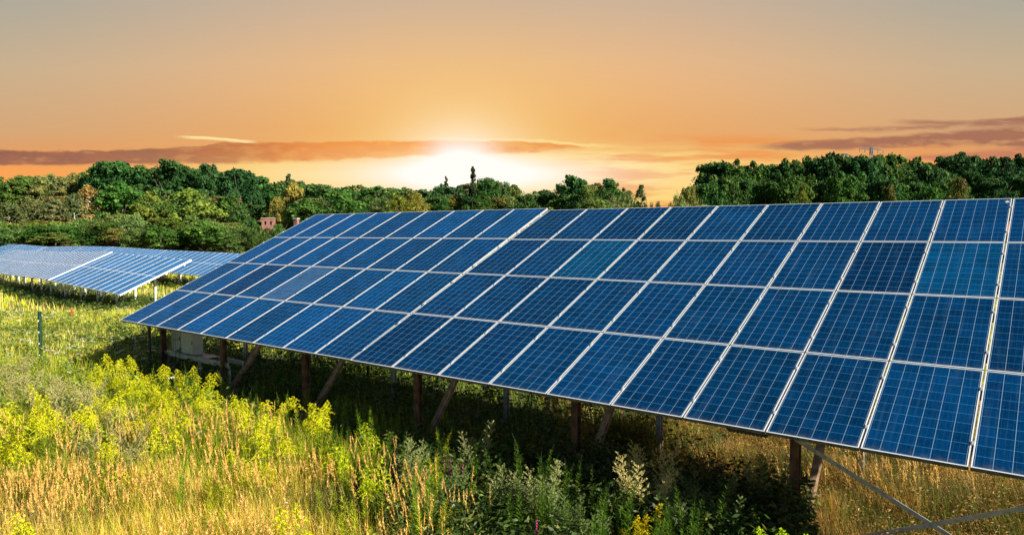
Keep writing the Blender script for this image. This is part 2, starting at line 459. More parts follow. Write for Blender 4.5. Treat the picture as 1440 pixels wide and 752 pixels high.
# far arrays: two rows of long panels
def far_table(label, p0, yaw, slope, tilt, n, wc=1.0, hc=1.97, postgap=3.0):
    """p0: right-hand bottom corner in the world; the table runs n panels to the left"""
    d = Vector((-math.cos(yaw), -math.sin(yaw), 0))
    org = Vector(p0) + Vector((-math.cos(yaw) * math.cos(slope), -math.sin(yaw) * math.cos(slope), -math.sin(slope))) * (n * wc)
    W = table_frame(org, yaw, slope, tilt)
    base = Vector((org.x + n * wc / 2, org.y + 1, 0)); base.z = g1(base.x, base.y)
    root = empty('solar_table', base, 0); tag(root, label, 'solar array', 'solar arrays in the rows behind')
    L = Matrix.Translation(-base) @ W
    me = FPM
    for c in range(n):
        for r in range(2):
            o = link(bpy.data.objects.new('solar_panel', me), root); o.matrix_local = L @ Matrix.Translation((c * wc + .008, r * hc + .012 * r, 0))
            k = random.uniform(.88, 1.12); o.color = (k, k, k, 1)
    b = MB()
    for q in (.45, 1.5, 2.45, 3.5):
        b = MB(); b.box((-.1, q - .03, -PT - .09), (n * wc + .1, q + .03, -PT - .002)); o = b.build('purlin', M['alu'], root); o.matrix_local = L
    # white end trims
    for xe in (-.04, n * wc + .002):
        b = MB(); b.box((xe, -.01, -.07), (xe + .05, 2 * hc + .03, .006)); o = b.build('end_trim', M['alu'], root); o.matrix_local = L
    k = .5
    while k < n * wc:
        P = lambda v, dz: W @ Vector((k, v, dz))
        a = P(.75, -.14); g = g1(a.x, a.y); c_ = P(2.95, -.14); g2 = g1(c_.x, c_.y)
        MB().bar((a.x - base.x, a.y - base.y, g - .2 - base.z), tuple(a - base), .08, .08, (1, 0, 0)).build('post', M['galv'], root)
        MB().bar((c_.x - base.x, c_.y - base.y, g2 - .2 - base.z), tuple(c_ - base), .12, .12, (1, 0, 0)).build('rear_post', M['dark'] if k < .6 else M['galv'], root)
        f1 = P(2.2, -.14); MB().bar((a.x - base.x, a.y - base.y + .06, g + .2 - base.z), tuple(f1 - base), .05, .05).build('strut', M['galv'], root)
        f0 = P(.1, -.17); f3 = P(3.8, -.17); MB().bar(tuple(f0 - base), tuple(f3 - base), .06, .08).build('rafter', M['galv'], root)
        k += postgap
    return root
FPM = far_panel_mesh(1.0 - .016, 1.97)
T25 = .436
def fp(x, y, depth):                            # point seen at (x, y) at that depth
    return Vector(CAM + ray(x, y) * depth)
f1a = fp(168, 414, 35.4); f1b = fp(68.5, 394, 43.6); f1c = fp(6, 386, 54.9)
def seg(pa, pb, n):
    dx = pa.x - pb.x; dy = pa.y - pb.y; dz = pa.z - pb.z; L = math.hypot(dx, dy)
    return math.atan2(dy, dx), math.atan2(dz, L), L / n
for lab, pa, pb, n, off in (
        ('front far array in the left row, its open right end showing white legs', f1a, f1b, 12, 0.0),
        ('second array of the left front row, between two thick white end trims', f1b, f1c, 15, .05),
        ):
    yw, sl, wc = seg(pa, pb, n)
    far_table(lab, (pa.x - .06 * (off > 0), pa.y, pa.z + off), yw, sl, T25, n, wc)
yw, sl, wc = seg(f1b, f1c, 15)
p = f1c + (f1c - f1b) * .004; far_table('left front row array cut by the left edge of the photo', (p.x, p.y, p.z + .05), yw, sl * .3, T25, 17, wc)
# second row behind
ey = Vector((0, math.cos(T25), math.sin(T25))) * 3.96
tops = [(342, 357.0), (311.5, 355.2), (234, 351.8), (159, 347.2), (119, 346.2), (65.5, 347.0), (32, 344.0), (4, 343.8), (-60, 343)]
labs = ['right-hand array of the second row, mostly hidden by the long array', 'second row array just left of the long array end',
        'second row array over the open end of the left front row', 'second row array on the crest right of the dip', 'second row array in the dip of the row',
        'second row array left of the dip', 'narrow second row array near the left edge of the photo', 'second row array cut by the left edge of the photo']
# row plane: bottom corner known at top seam 311.5 -> (-37.6, 20.5)
q0 = np.array([-37.6, 20.5]) + np.array([ey.x, ey.y]); qd = np.array([-.9995, .03])
def rowpt(xpx):
    """where the bearing of column xpx crosses the top line of the second row"""
    d = FH[:2] + RH[:2] * (xpx - 720) / FPX
    A_ = np.array([[d[0], -qd[0]], [d[1], -qd[1]]]); s = np.linalg.solve(A_, q0 - CAM[:2]); return CAM[:2] + d * s[0], s[0]
pts = []
for xp, yp in tops:
    p2, dep = rowpt(xp); pts.append(Vector((p2[0], p2[1], ztop(yp, dep))) - ey)
for i in range(len(tops) - 1):
    pa, pb = pts[i], pts[i + 1]; L = math.hypot(pa.x - pb.x, pa.y - pb.y); n = max(2, round(L / 1.0))
    yw, sl, wc = seg(pa, pb, n)
    FPM = far_panel_mesh(wc - .016, 1.97)
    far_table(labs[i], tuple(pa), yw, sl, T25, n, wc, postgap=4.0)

# ------------------------------------------------------------------ cabinets under the far end
def cabinet(px, y0, z0, w, h, d, label):
    rt = empty('inverter_cabinet', (px, y0, z0)); tag(rt, label, 'cabinet', 'pale cabinets under the array')
    MB().box((0, 0, 0), (w, d, h)).build('body', M['cabinet'], rt, bevel=.012)
    MB().box((.02, -.014, .02), (w - .02, -.002, h - .02)).build('door', M['cabinet'], rt, bevel=.004)
    MB().box((w - .05, -.03, h * .45), (w - .035, -.014, h * .6)).build('handle', M['dark'], rt)
    MB().box((-.012, -.02, h + .002), (w + .012, d + .01, h + .02)).build('lid', M['galv'], rt)
    MB().tube([(w * .3, d * .5, -.001), (w * .3, d * .5, -.12)], .02, 8).build('cable_gland', M['dark'], rt)
    return rt
sz = -.86
cabinet(.34, 1.16, sz, .50, .62, .22, 'left pale metal cabinet on the shelf under the array')
cabinet(.98, 1.10, sz - .02, .62, .60, .26, 'right, wider pale metal cabinet on the shelf under the array')
st = empty('cabinet_shelf', (1.2, 1.2, g1(1.2, 1.2))); tag(st, 'grey steel shelf with a diagonal brace carrying the two pale cabinets', 'shelf')
zz = st.location.z
MB().box((-1.1, -.18, sz - zz - .14), (2.1, -.12, sz - zz - .03)).build('beam', M['galv'], st)
MB().box((-1.0, .22, sz - zz - .14), (2.1, .26, sz - zz - .03)).build('beam', M['galv'], st)
MB().box((-.9, -.117, sz - zz - .05), (1.0, .217, sz - zz - .03)).build('deck', M['galv'], st)
MB().bar((1.9, -.1, sz - zz - .15), (1.0, -.1, 0), .05, .05).build('brace', M['galv'], st)
for x in (-.95, .62, 2.0): MB().box((x, -.11, -.1), (x + .05, -.05, sz - zz - .145)).build('leg', M['galv'], st)

# ------------------------------------------------------------------ wire fence
fd = np.array([.787, .617]); fp0 = np.array([-2.09, -1.10])
kmin, kmax = -3, 3
root = empty('wire_mesh_fence', (fp0[0], fp0[1], g1(*fp0))); tag(root, 'green wire mesh fence running through the weeds and in under the array', 'fence')
bz = root.location.z
for k in range(kmin, kmax + 1):
    p = fp0 + fd * 2.86 * k; g = g1(*p)
    top = {0: .17}.get(k, -.1) - bz
    if k == 1: top = -.02 - bz
    x, y = p - fp0
    b = MB(); b.tube([(x, y, g - bz - .2), (x, y, top)], .042, 10); po = b.build('post', M['fence_green'], root, smooth=False)
    MB().tube([(x, y, top + .001), (x, y, top + .02)], [.046, .025], 10).build('cap', M['fence_green'], po)
    cl = MB()
    for q in range(5): cl.box((x + .02, y - .06, top - .25 - q * .3), (x + .045, y - .034, top - .21 - q * .3))
    cl.build('clip', M['galv'], po)
wires = MB(); hor = MB()
L = 2.86 * (kmax - kmin); n = int(L / .06)
for i in range(n + 1):
    p = fp0 + fd * (2.86 * kmin + i * .06); g = g1(*p); zt = -.24 + .03 * math.sin(i * .02)
    wires.bar((p[0] - fp0[0], p[1] - fp0[1], g - bz), (p[0] - fp0[0], p[1] - fp0[1], zt - bz), .0035, .0035, (1, 0, 0))
a = fp0 + fd * 2.86 * kmin - fp0; e = fp0 + fd * 2.86 * kmax - fp0
for z in (-.24, -.26, -.30, -.56, -.58, -.82, -1.08, -1.34): hor.bar((a[0], a[1] + .004, z - bz), (e[0], e[1] + .004, z - bz), .0045, .0045)
wires.v += []; b = MB(); b.v = wires.v + hor.v; b.f = wires.f + [tuple(i + len(wires.v) for i in f) for f in hor.f]
b.build('wire_mesh', M['fence_green'], root)

# ------------------------------------------------------------------ trees
def crown_mesh(h, w, z0, lobes, leaves, leaf, shape, c1, c2, c3=None, up=.35, seed=0):
    """leaf clusters on the skin of many uneven lobes"""
    global rng
    rs = rng; rng = np.random.default_rng(100 + seed)
    L = Leaves(); per = leaves // lobes
    nb = {'round': 11, 'birch': 10, 'spire': 9, 'bush': 13}[shape]; boughs = []
    if shape == 'spire': nb = 50
    for i in range(nb):
        t = (i + rng.random()) / nb if shape != 'round' else rng.random() ** .75
        if shape == 'round': prof = math.sin(math.pi * min(.93, .14 + .80 * t)) ** .7
        elif shape == 'birch': prof = math.sin(math.pi * (.08 + .85 * t)) ** .8 * (1.1 - .45 * t)
        elif shape == 'spire': prof = .9 * (1 - t) ** .5 + .12
        elif shape == 'bush': prof = (1 - .75 * t * t)
        an = i * 2.4 + rng.random() * 1.3; rr = w / 2 * prof * (.35 + .5 * rng.random()) * (.6 if shape == 'spire' else 1)
        br = w * (.13 + .10 * rng.random()) * (1 if shape != 'spire' else .9)
        if i == 0 and shape != 'spire': an, rr, t = 0, w * .05, .93 if shape != 'bush' else .8
        boughs.append((np.array([math.cos(an) * rr, math.sin(an) * rr, z0 + (h - z0) * (.10 + .80 * t)]), br))
    for i in range(lobes):
        bc, br = boughs[i % nb]; dd = rand_dirs(1)[0]; dd[2] = dd[2] * .9 + .15
        c = bc + dd * br * np.array([1, 1, .85]) * (.75 + .45 * rng.random())
        c[2] = min(c[2], h * .985)
        R0 = (w * (.045 + .065 * rng.random())) * (1.0 if shape != 'spire' else max(1.1, 2.9 * (1.15 - (c[2] - z0) / (h - z0))))
        R3 = np.array([R0, R0, R0 * (.8 if shape == 'round' else 1.2 if shape in ('spire',) else .95)])
        n = max(24, int(per * (R0 / (w * .09)) ** 2)); d = rand_dirs(n); d[:, 2] = np.where(d[:, 2] < -.35, -d[:, 2], d[:, 2])
        rad = (.45 + .85 * rng.random((n, 1)) ** 1.2)
        P = c + d * R3 * rad
        P[:, 2] = np.maximum(P[:, 2], z0 * .6)
        nrm = unit(d + rand_dirs(n) * .9); A = unit(np.cross(nrm, rand_dirs(n))); B = np.cross(nrm, A)
        s = leaf * (.55 + .9 * rng.random((n, 1)))
        k = rng.random(); base = np.array(c1) * (1 - k) + np.array(c2) * k
        if c3 is not None and rng.random() < .2: base = np.array(c3)
        T = base * (.72 + .56 * rng.random((n, 1))); T = T * (1 + .12 * (rng.random((n, 3)) - .5))
        L.quads(P, A * s * .62, B * s * .42, T)
    # loose twigs breaking the outline
    n = leaves // 9; d = rand_dirs(n); d[:, 2] = np.abs(d[:, 2])
    P = np.array([0, 0, z0 + (h - z0) * .5]) + d * np.array([w * .5, w * .5, (h - z0) * .48]) * (.80 + .22 * rng.random((n, 1)))
    if shape != 'spire':
        A = rand_dirs(n) * leaf * .45; B = unit(np.cross(A, rand_dirs(n))) * leaf * .25
        L.quads(P, A, B, np.array(c1) * (.7 + .6 * rng.random((n, 1))))
    rng = rs
    top = np.percentile(np.concatenate(L.V)[:, 2], 99.6); f = (h * .965 - z0) / (top - z0)
    for q in L.V: q[:, 2] = np.where(q[:, 2] > z0, z0 + (q[:, 2] - z0) * f, q[:, 2])
    return L.mesh('crown', M['leaf'])
def trunk_mesh(h, z0, w, r, bark, seed=0, limbs=6):
    rn = random.Random(seed); b = MB(); top = z0 + (h - z0) * .7
    pts = [(rn.uniform(-.1, .1) * k, rn.uniform(-.1, .1) * k, -.3 + (top + .3) * k / 5) for k in range(6)]
    b.tube(pts, [r * (1.25 - .2 * k) for k in range(6)], 8)
    for i in range(limbs):
        z = z0 * .8 + (top - z0) * rn.random(); an = rn.random() * 6.28; l = w * .36 * rn.uniform(.6, 1.1)
        b.tube([(0, 0, z), (math.cos(an) * l * .5, math.sin(an) * l * .5, z + l * .42), (math.cos(an) * l, math.sin(an) * l, z + l * 1.0)], [r * .42, r * .26, r * .08], 6)
    return b.mesh('trunk', M[bark], smooth=True)

G1, G2, G3 = (.024, .085, .022), (.050, .120, .022), (.080, .135, .030)
KINDS_ = {  # unit trees: height 10
    'oak':    [dict(h=10, w=8.5, z0=1.8, lobes=95, leaves=9500, leaf=.36, shape='round', c1=(.03, .10, .026), c2=(.075, .165, .042), seed=s) for s in (1, 2, 3, 4)],
    'lime':   [dict(h=10, w=7.0, z0=1.2, lobes=85, leaves=8500, leaf=.33, shape='round', c1=(.055, .14, .028), c2=(.12, .21, .045), seed=s) for s in (5, 6, 7)],
    'birch':  [dict(h=10, w=4.6, z0=1.6, lobes=60, leaves=5600, leaf=.30, shape='birch', c1=(.12, .17, .06), c2=(.19, .23, .085), seed=s) for s in (8, 9, 10)],
    'gold':   [dict(h=10, w=7.0, z0=1.4, lobes=75, leaves=7500, leaf=.33, shape='round', c1=(.20, .23, .035), c2=(.32, .32, .05), seed=s) for s in (11, 12)],
    'orange': [dict(h=10, w=5.0, z0=1.2, lobes=30, leaves=4600, leaf=.34, shape='birch', c1=(.42, .26, .09), c2=(.50, .36, .12), seed=13)],
    'willow': [dict(h=10, w=11.5, z0=.3, lobes=110, leaves=11000, leaf=.34, shape='bush', c1=(.13, .20, .06), c2=(.21, .29, .09), seed=s) for s in (14, 15, 16)],
    'poplar': [dict(h=10, w=1.9, z0=.6, lobes=170, leaves=8000, leaf=.20, shape='spire', c1=(.04, .085, .03), c2=(.07, .12, .04), seed=17)],
    'olive':  [dict(h=10, w=7.6, z0=.8, lobes=85, leaves=8500, leaf=.33, shape='round', c1=(.11, .15, .03), c2=(.18, .21, .05), c3=(.16, .13, .05), seed=s) for s in (18, 19)],
}
TM = {}
for kd, vs_ in KINDS_.items():
    TM[kd] = []
    for v in vs_:
        cm = crown_mesh(**v); tm = trunk_mesh(v['h'], v['z0'], v['w'], .22 if kd != 'birch' else .12, 'bark_birch' if kd in ('birch', 'orange') else 'bark', v['seed'])
        TM[kd].append((cm, tm, v['h'], v['w']))
KNAME = {'oak': 'broadleaf_tree', 'lime': 'broadleaf_tree', 'birch': 'birch_tree', 'gold': 'broadleaf_tree', 'orange': 'birch_tree', 'willow': 'willow_bush', 'poplar': 'poplar_tree', 'olive': 'broadleaf_tree'}
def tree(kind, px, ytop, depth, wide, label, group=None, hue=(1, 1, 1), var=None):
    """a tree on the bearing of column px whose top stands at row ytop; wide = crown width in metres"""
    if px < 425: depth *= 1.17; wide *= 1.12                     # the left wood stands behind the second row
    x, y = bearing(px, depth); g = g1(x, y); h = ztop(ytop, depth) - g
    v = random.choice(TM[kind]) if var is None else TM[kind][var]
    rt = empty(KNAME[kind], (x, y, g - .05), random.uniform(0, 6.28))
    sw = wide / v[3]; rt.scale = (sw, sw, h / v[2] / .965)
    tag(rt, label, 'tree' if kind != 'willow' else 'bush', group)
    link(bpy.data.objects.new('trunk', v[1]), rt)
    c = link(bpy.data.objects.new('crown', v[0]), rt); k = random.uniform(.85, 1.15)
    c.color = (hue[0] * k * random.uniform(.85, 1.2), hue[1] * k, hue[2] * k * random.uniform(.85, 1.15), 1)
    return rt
def prof(pts, x):
    return float(np.interp(x, [p[0] for p in pts], [p[1] for p in pts]))
LP = [(-120, 250), (0, 249), (40, 247), (80, 244), (110, 245), (130, 239), (165, 232), (190, 238), (215, 247), (240, 231), (262, 234), (290, 238), (335, 241), (350, 247), (380, 251), (420, 256), (440, 260), (480, 263)]
bw = 'trees of the wood behind the left arrays'
# crest of the left wood
xs_ = -110
while xs_ < 486:
    kd = 'birch' if xs_ < 112 and random.random() < .55 else ('oak' if xs_ > 120 else 'lime')
    wd = random.uniform(7, 10) if kd != 'birch' else random.uniform(4.5, 6)
    y = prof(LP, xs_) + random.uniform(-1.5, 6)
    tree(kd, xs_, y, random.uniform(128, 142), wd, {'birch': 'pale yellow-green birch on the crest of the left wood, left of the dark oaks', 'oak': 'dark green broadleaf tree on the crest of the left wood',
         'lime': 'mid green broadleaf tree on the far left crest of the wood'}[kd], bw, (1.25, 1.15, 1.1) if kd == 'birch' else (1, 1, 1))
    xs_ += random.uniform(17, 30) * (wd / 9)
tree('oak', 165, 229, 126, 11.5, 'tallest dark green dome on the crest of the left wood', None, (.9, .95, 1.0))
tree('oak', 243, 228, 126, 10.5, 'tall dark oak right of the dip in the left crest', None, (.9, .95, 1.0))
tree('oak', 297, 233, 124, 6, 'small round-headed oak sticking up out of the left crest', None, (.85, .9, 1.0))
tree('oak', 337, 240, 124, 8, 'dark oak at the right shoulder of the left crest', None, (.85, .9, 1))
# middle belt
for xs_ in np.arange(-100, 480, 24):
    xj = xs_ + random.uniform(-8, 8); kd = random.choice(['birch', 'birch', 'lime', 'olive']) if xj < 130 else random.choice(['oak', 'lime', 'olive', 'oak'])
    if 350 < xj < 402: continue
    y = prof([(-120, 285), (120, 282), (200, 268), (300, 272), (380, 280), (480, 276)], xj) + random.uniform(-9, 9)
    wd = random.uniform(6.5, 9) if kd != 'birch' else random.uniform(4, 5.6)
    tree(kd, xj, y, random.uniform(112, 121), wd, {'birch': 'light grey-green birch in the middle belt of the left wood', 'oak': 'dark green tree in the middle belt of the left wood',
         'lime': 'fresh green tree in the middle belt of the left wood', 'olive': 'olive green tree in the middle belt of the left wood'}[kd], bw)
# landmarks of the left wood
tree('orange', 129, 261, 106, 5.4, 'orange-leaved autumn birch standing out of the left wood')
tree('lime', 172, 259, 108, 8.0, 'fresh green round tree right of the orange birch', None, (.8, 1.05, .9))
tree('gold', 212, 270, 106, 5.0, 'slender yellow-green tree left of the large lime-coloured one', None, (.75, .95, .9))
tree('gold', 268, 266, 105, 8.6, 'large lime-coloured tree in the centre of the left wood', None, (.70, .92, .9))
tree('gold', 416, 258, 112, 4.6, 'pale golden tree above the corner of the long array', None, (1.15, 1.0, 1.3))
tree('gold', 392, 278, 110, 3.4, 'small golden tree left of the pale golden one', None, (1.1, .95, 1.2))
tree('poplar', 408, 249, 125, 2.4, 'little grey-green spire above the golden tree', None, (1.1, 1.1, 1.5))
tree('birch', 107, 273, 104, 3.8, 'slim birch with white stem just left of the orange one')
tree('birch', 52, 282, 104, 4.2, 'birch with forked white stem in the far left of the wood')
tree('birch', 78, 281, 103, 4.6, 'broad pale birch between the forked one and the slim one')
# front bushes
for xs_ in np.arange(-90, 350, 17):
    kd = random.choice(['lime', 'olive', 'lime', 'willow'])
    tree(kd, xs_ + random.uniform(-6, 6), random.uniform(309, 329), random.uniform(84, 90), random.uniform(4.2, 6.4), {'lime': 'small fresh green tree in the fringe between the second row and the left wood', 'olive': 'small olive tree in the fringe between the second row and the left wood', 'willow': 'low rounded bush in the fringe between the second row and the left wood'}[kd], 'small trees behind the second row', random.choice([(.9, 1.0, .9), (.7, .85, .7), (1.2, 1.2, 1.1)]))
i = 0
for xs_ in np.arange(-95, 336, 22):
    xj = xs_ + random.uniform(-7, 7); kd = random.choice(['willow', 'olive', 'willow', 'lime'])
    y = random.uniform(300, 314) if xj > 120 else random.uniform(306, 318)
    tree('willow' if kd == 'lime' else kd, xj, y, random.uniform(92, 99), random.uniform(6, 8.5), 'rounded grey-green bush at the foot of the left wood' if kd != 'olive' else 'olive green low tree at the foot of the left wood', 'bushes at the foot of the left wood', random.choice([(.8, .95, .75), (1.0, 1.1, .75)]) if kd == 'willow' else (1.0, 1.1, .9))
tree('willow', 155, 300, 90, 6.8, 'grey-green willow at the foot of the wood below the fresh green tree', None, (.8, .95, .85))
tree('willow', 182, 303, 90, 6.0, 'silvery willow in the middle of the foot of the wood', None, (.9, 1.0, 1.1))
tree('oak', 354, 288, 112, 6.0, 'dark green tree behind and left of the ruined pink building')
tree('lime', 384, 290, 112, 6.0, 'mid green tree directly behind the ruined pink building')
tree('olive', 414, 295, 104, 4.4, 'brownish-green tree right of the ruined pink building', None, (1.0, .9, .8))
tree('oak', 338, 296, 104, 4.4, 'dark green tree left of the ruined pink building')
# centre wood: only its top shows above the long array
CP = [(430, 259), (480, 263), (520, 259), (560, 263), (600, 263), (640, 259), (690, 251), (720, 256), (745, 266), (780, 268), (805, 250), (830, 262), (855, 255), (870, 264), (895, 264)]
xs_ = 425
while xs_ < 896:
    kd = random.choice(['oak', 'lime', 'olive', 'lime'])
    y = prof(CP, xs_) + random.uniform(-1, 6)
    tree(kd, xs_, y, random.uniform(165, 185), random.uniform(7, 10.5) if xs_ < 870 else 6, {'oak': 'dark green tree in the distant wood above the middle of the long array', 'lime': 'mid green tree in the distant wood above the middle of the long array', 'olive': 'olive green tree in the distant wood above the middle of the long array'}[kd],
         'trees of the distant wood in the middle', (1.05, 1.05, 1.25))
    xs_ += random.uniform(16, 26)
for xs_ in np.arange(430, 880, 21):
    kd = random.choice(['lime', 'olive', 'oak', 'willow'])
    tree(kd, xs_ + random.uniform(-6, 6), 277 + random.uniform(-4, 6), random.uniform(140, 152), random.uniform(6, 8.5), {'oak': 'dark low tree in front of the distant wood', 'lime': 'fresh green low tree in front of the distant wood', 'olive': 'olive low tree in front of the distant wood', 'willow': 'pale rounded bush in front of the distant wood'}[kd],
         'lower trees before the distant wood', (.95, .95, .9))
tree('poplar', 665.5, 239, 165, 2.3, 'dark narrow spire rising from the distant wood against the glow', None, (.8, .8, .9))
tree('poplar', 627.5, 252, 170, 1.6, 'thin leafless-looking spire left of the taller dark one', None, (.9, .8, .9))
tree('oak', 806, 249, 150, 9.2, 'dark round oak near the right end of the distant wood', None, (.9, .95, 1))
tree('oak', 855, 253, 175, 6.2, 'small blue-green round tree right of the dark round oak', None, (.9, 1, 1.4))
tree('gold', 828, 262, 140, 5.2, 'pale green tree between the dark oak and the blue-green tree', None, (.6, .8, 1.0))
tree('gold', 561, 275, 136, 6.4, 'bright yellow-green tree before the distant wood', None, (.8, .95, .8))
tree('gold', 586, 274, 137, 5.4, 'pale golden tree right of the bright yellow-green one', None, (1.1, .95, 1.2))
tree('birch', 900, 261, 150, 3.0, 'slim pale tree ending the distant wood on the right', None, (.8, .9, 1.0))
tree('oak', 686, 252, 150, 7.6, 'full green tree right of the dark spire')
for px, yt, wd, lb in ((916, 286, 1.6, 'tiny far shrub nearest the end of the distant wood'), (925, 284.5, 2.6, 'round far shrub in the gap between the woods'), (941, 285.5, 1.8, 'tiny far shrub nearest the light green bush')):
    tree('willow', px, yt, 190, wd, lb, None, (.5, .55, .5))
# right wood
RP = [(985, 234), (1000, 229), (1020, 230), (1035, 227), (1050, 233), (1062, 230), (1085, 237), (1105, 229), (1130, 224), (1165, 218), (1185, 224), (1205, 219), (1230, 219), (1262, 219), (1275, 224), (1300, 232), (1318, 238)]
gr = 'trees of the wood on the right'
xs_ = 994
while xs_ < 1325:
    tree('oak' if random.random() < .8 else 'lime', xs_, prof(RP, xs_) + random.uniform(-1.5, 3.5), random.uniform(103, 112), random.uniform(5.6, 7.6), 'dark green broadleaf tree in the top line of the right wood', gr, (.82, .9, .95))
    xs_ += random.uniform(15, 22)
for xs_ in np.arange(1000, 1330, 19):
    tree(random.choice(['oak', 'oak', 'lime', 'lime']), xs_ + random.uniform(-5, 5), 252 + random.uniform(-7, 9) + max(0, (xs_ - 1270) * .2), random.uniform(92, 100), random.uniform(4.6, 6.2), 'mid green tree in the lower front of the right wood', gr, (.85, .92, .9))
xs_ = 1322
while xs_ < 1560:
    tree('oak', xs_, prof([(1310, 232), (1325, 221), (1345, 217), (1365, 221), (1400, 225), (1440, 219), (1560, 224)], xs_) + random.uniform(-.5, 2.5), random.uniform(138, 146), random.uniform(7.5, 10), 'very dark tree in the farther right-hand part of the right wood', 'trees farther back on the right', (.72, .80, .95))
    xs_ += random.uniform(15, 24)
for xs_ in np.arange(1340, 1540, 20):
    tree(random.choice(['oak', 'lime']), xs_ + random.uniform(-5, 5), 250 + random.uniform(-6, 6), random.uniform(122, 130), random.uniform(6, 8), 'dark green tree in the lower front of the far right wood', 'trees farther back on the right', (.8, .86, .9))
tree('olive', 968, 265, 84, 4.4, 'light green bush leaning out at the left foot of the right wood', None, (1.25, 1.3, 1.5), 0)
tree('willow', 955, 276, 82, 3.0, 'low light green bush leftmost of the right wood', None, (.9, .95, 1.0))
tree('olive', 1344, 252, 90, 3.2, 'brownish autumn-tinted tree in the right wood', None, (1.05, .9, 1.0))
tree('olive', 1251, 262, 88, 2.2, 'small russet tree low in the right wood', None, (1.0, .85, .8))
tree('gold', 1125, 262, 88, 2.4, 'small yellow-green tree low in the middle of the right wood', None, (.55, .75, .7))
# trees beyond, closing the view between the trunks
for xs_ in np.arange(-150, 480, 42):
    tree('oak', xs_ + random.uniform(-9, 9), prof(LP, xs_) + 12, random.uniform(155, 170), 13, 'dark tree deep inside the left wood', bw)
for xs_ in np.arange(1010, 1560, 40):
    tree('oak', xs_, 243, random.uniform(150, 165), 12, 'dark tree deep inside the right wood', 'trees deep inside the right wood', (.8, .85, .9))

# ------------------------------------------------------------------ pink ruin between the trees
x, y = bearing(377.5, 100.5); g = g1(x, y); zt = ztop(306.5, 100.5); hh = zt - g
ru = empty('ruined_building', (x, y, g), math.atan2(CAM[1] - y, CAM[0] - x) + math.pi / 2 - .12)
tag(ru, 'small ruined pink brick building showing between the trees at the corner of the long array', 'building')
w_, dp = 1.75, 1.2
b = MB()
def wall_with_openings(b, x0, x1, z0, z1, y0, y1, opens):
    """opens: (x0, x1, z0, z1); splits the wall into boxes round them"""
    xs = sorted({x0, x1} | {o[0] for o in opens} | {o[1] for o in opens}); zs = sorted({z0, z1} | {o[2] for o in opens} | {o[3] for o in opens})
    for i in range(len(xs) - 1):
        for j in range(len(zs) - 1):
            cx, cz = (xs[i] + xs[i + 1]) / 2, (zs[j] + zs[j + 1]) / 2
            if any(o[0] < cx < o[1] and o[2] < cz < o[3] for o in opens): continue
            b.box((xs[i], y0, zs[j]), (xs[i + 1], y1, zs[j + 1]))
op = [(-.50, -.24, hh - 1.05, hh - .5), (.26, .52, hh - 1.05, hh - .5), (-.42, -.2, hh - 2.2, hh - 1.8)]
wall_with_openings(b, -w_ / 2, w_ / 2, 0, hh - .12, 0, .3, op)
b.box((-w_ / 2, .302, 0), (-w_ / 2 + .28, dp, hh - .12)).box((w_ / 2 - .28, .302, 0), (w_ / 2, dp, hh - .12)).box((-w_ / 2 + .282, dp - .28, 0), (w_ / 2 - .282, dp, hh - .3))
b.build('wall', M['pink'], ru)
MB().box((-w_ / 2 - .08, -.1, hh - .118), (w_ / 2 + .08, dp + .1, hh)).build('roof', M['roof'], ru)
for o in op:
    wf = MB(); wf.box((o[0], .2, o[2] + .003), (o[1], .26, o[3] - .003)).build('window', M['hole'], ru)
    MB().box((o[0] - .05, -.04, o[2] - .07), (o[1] + .05, -.002, o[2])).build('sill', M['roof'], bpy.data.objects[-1] if False else ru)
x, y = bearing(417.3, 104); g = g1(x, y); zt = ztop(307, 104)
ch = empty('brick_chimney', (x, y, g), .4); tag(ch, 'top of a small reddish brick chimney peeping over the end of the long array', 'chimney')
MB().box((-.28, -.28, 0), (.28, .28, zt - g - .16)).build('shaft', M['pink'], ch)
MB().box((-.38, -.38, zt - g - .158), (.38, .38, zt - g)).build('cap', M['galv'], ch)

for px, yt, lb in ((364, 319, 'bush hiding the left foot of the ruined building'), (378, 321, 'bush hiding the middle foot of the ruined building'), (393, 316, 'bush at the right side of the ruined building')):
    tree('willow', px, yt, 80, 2.6, lb, None, (.6, .75, .6))
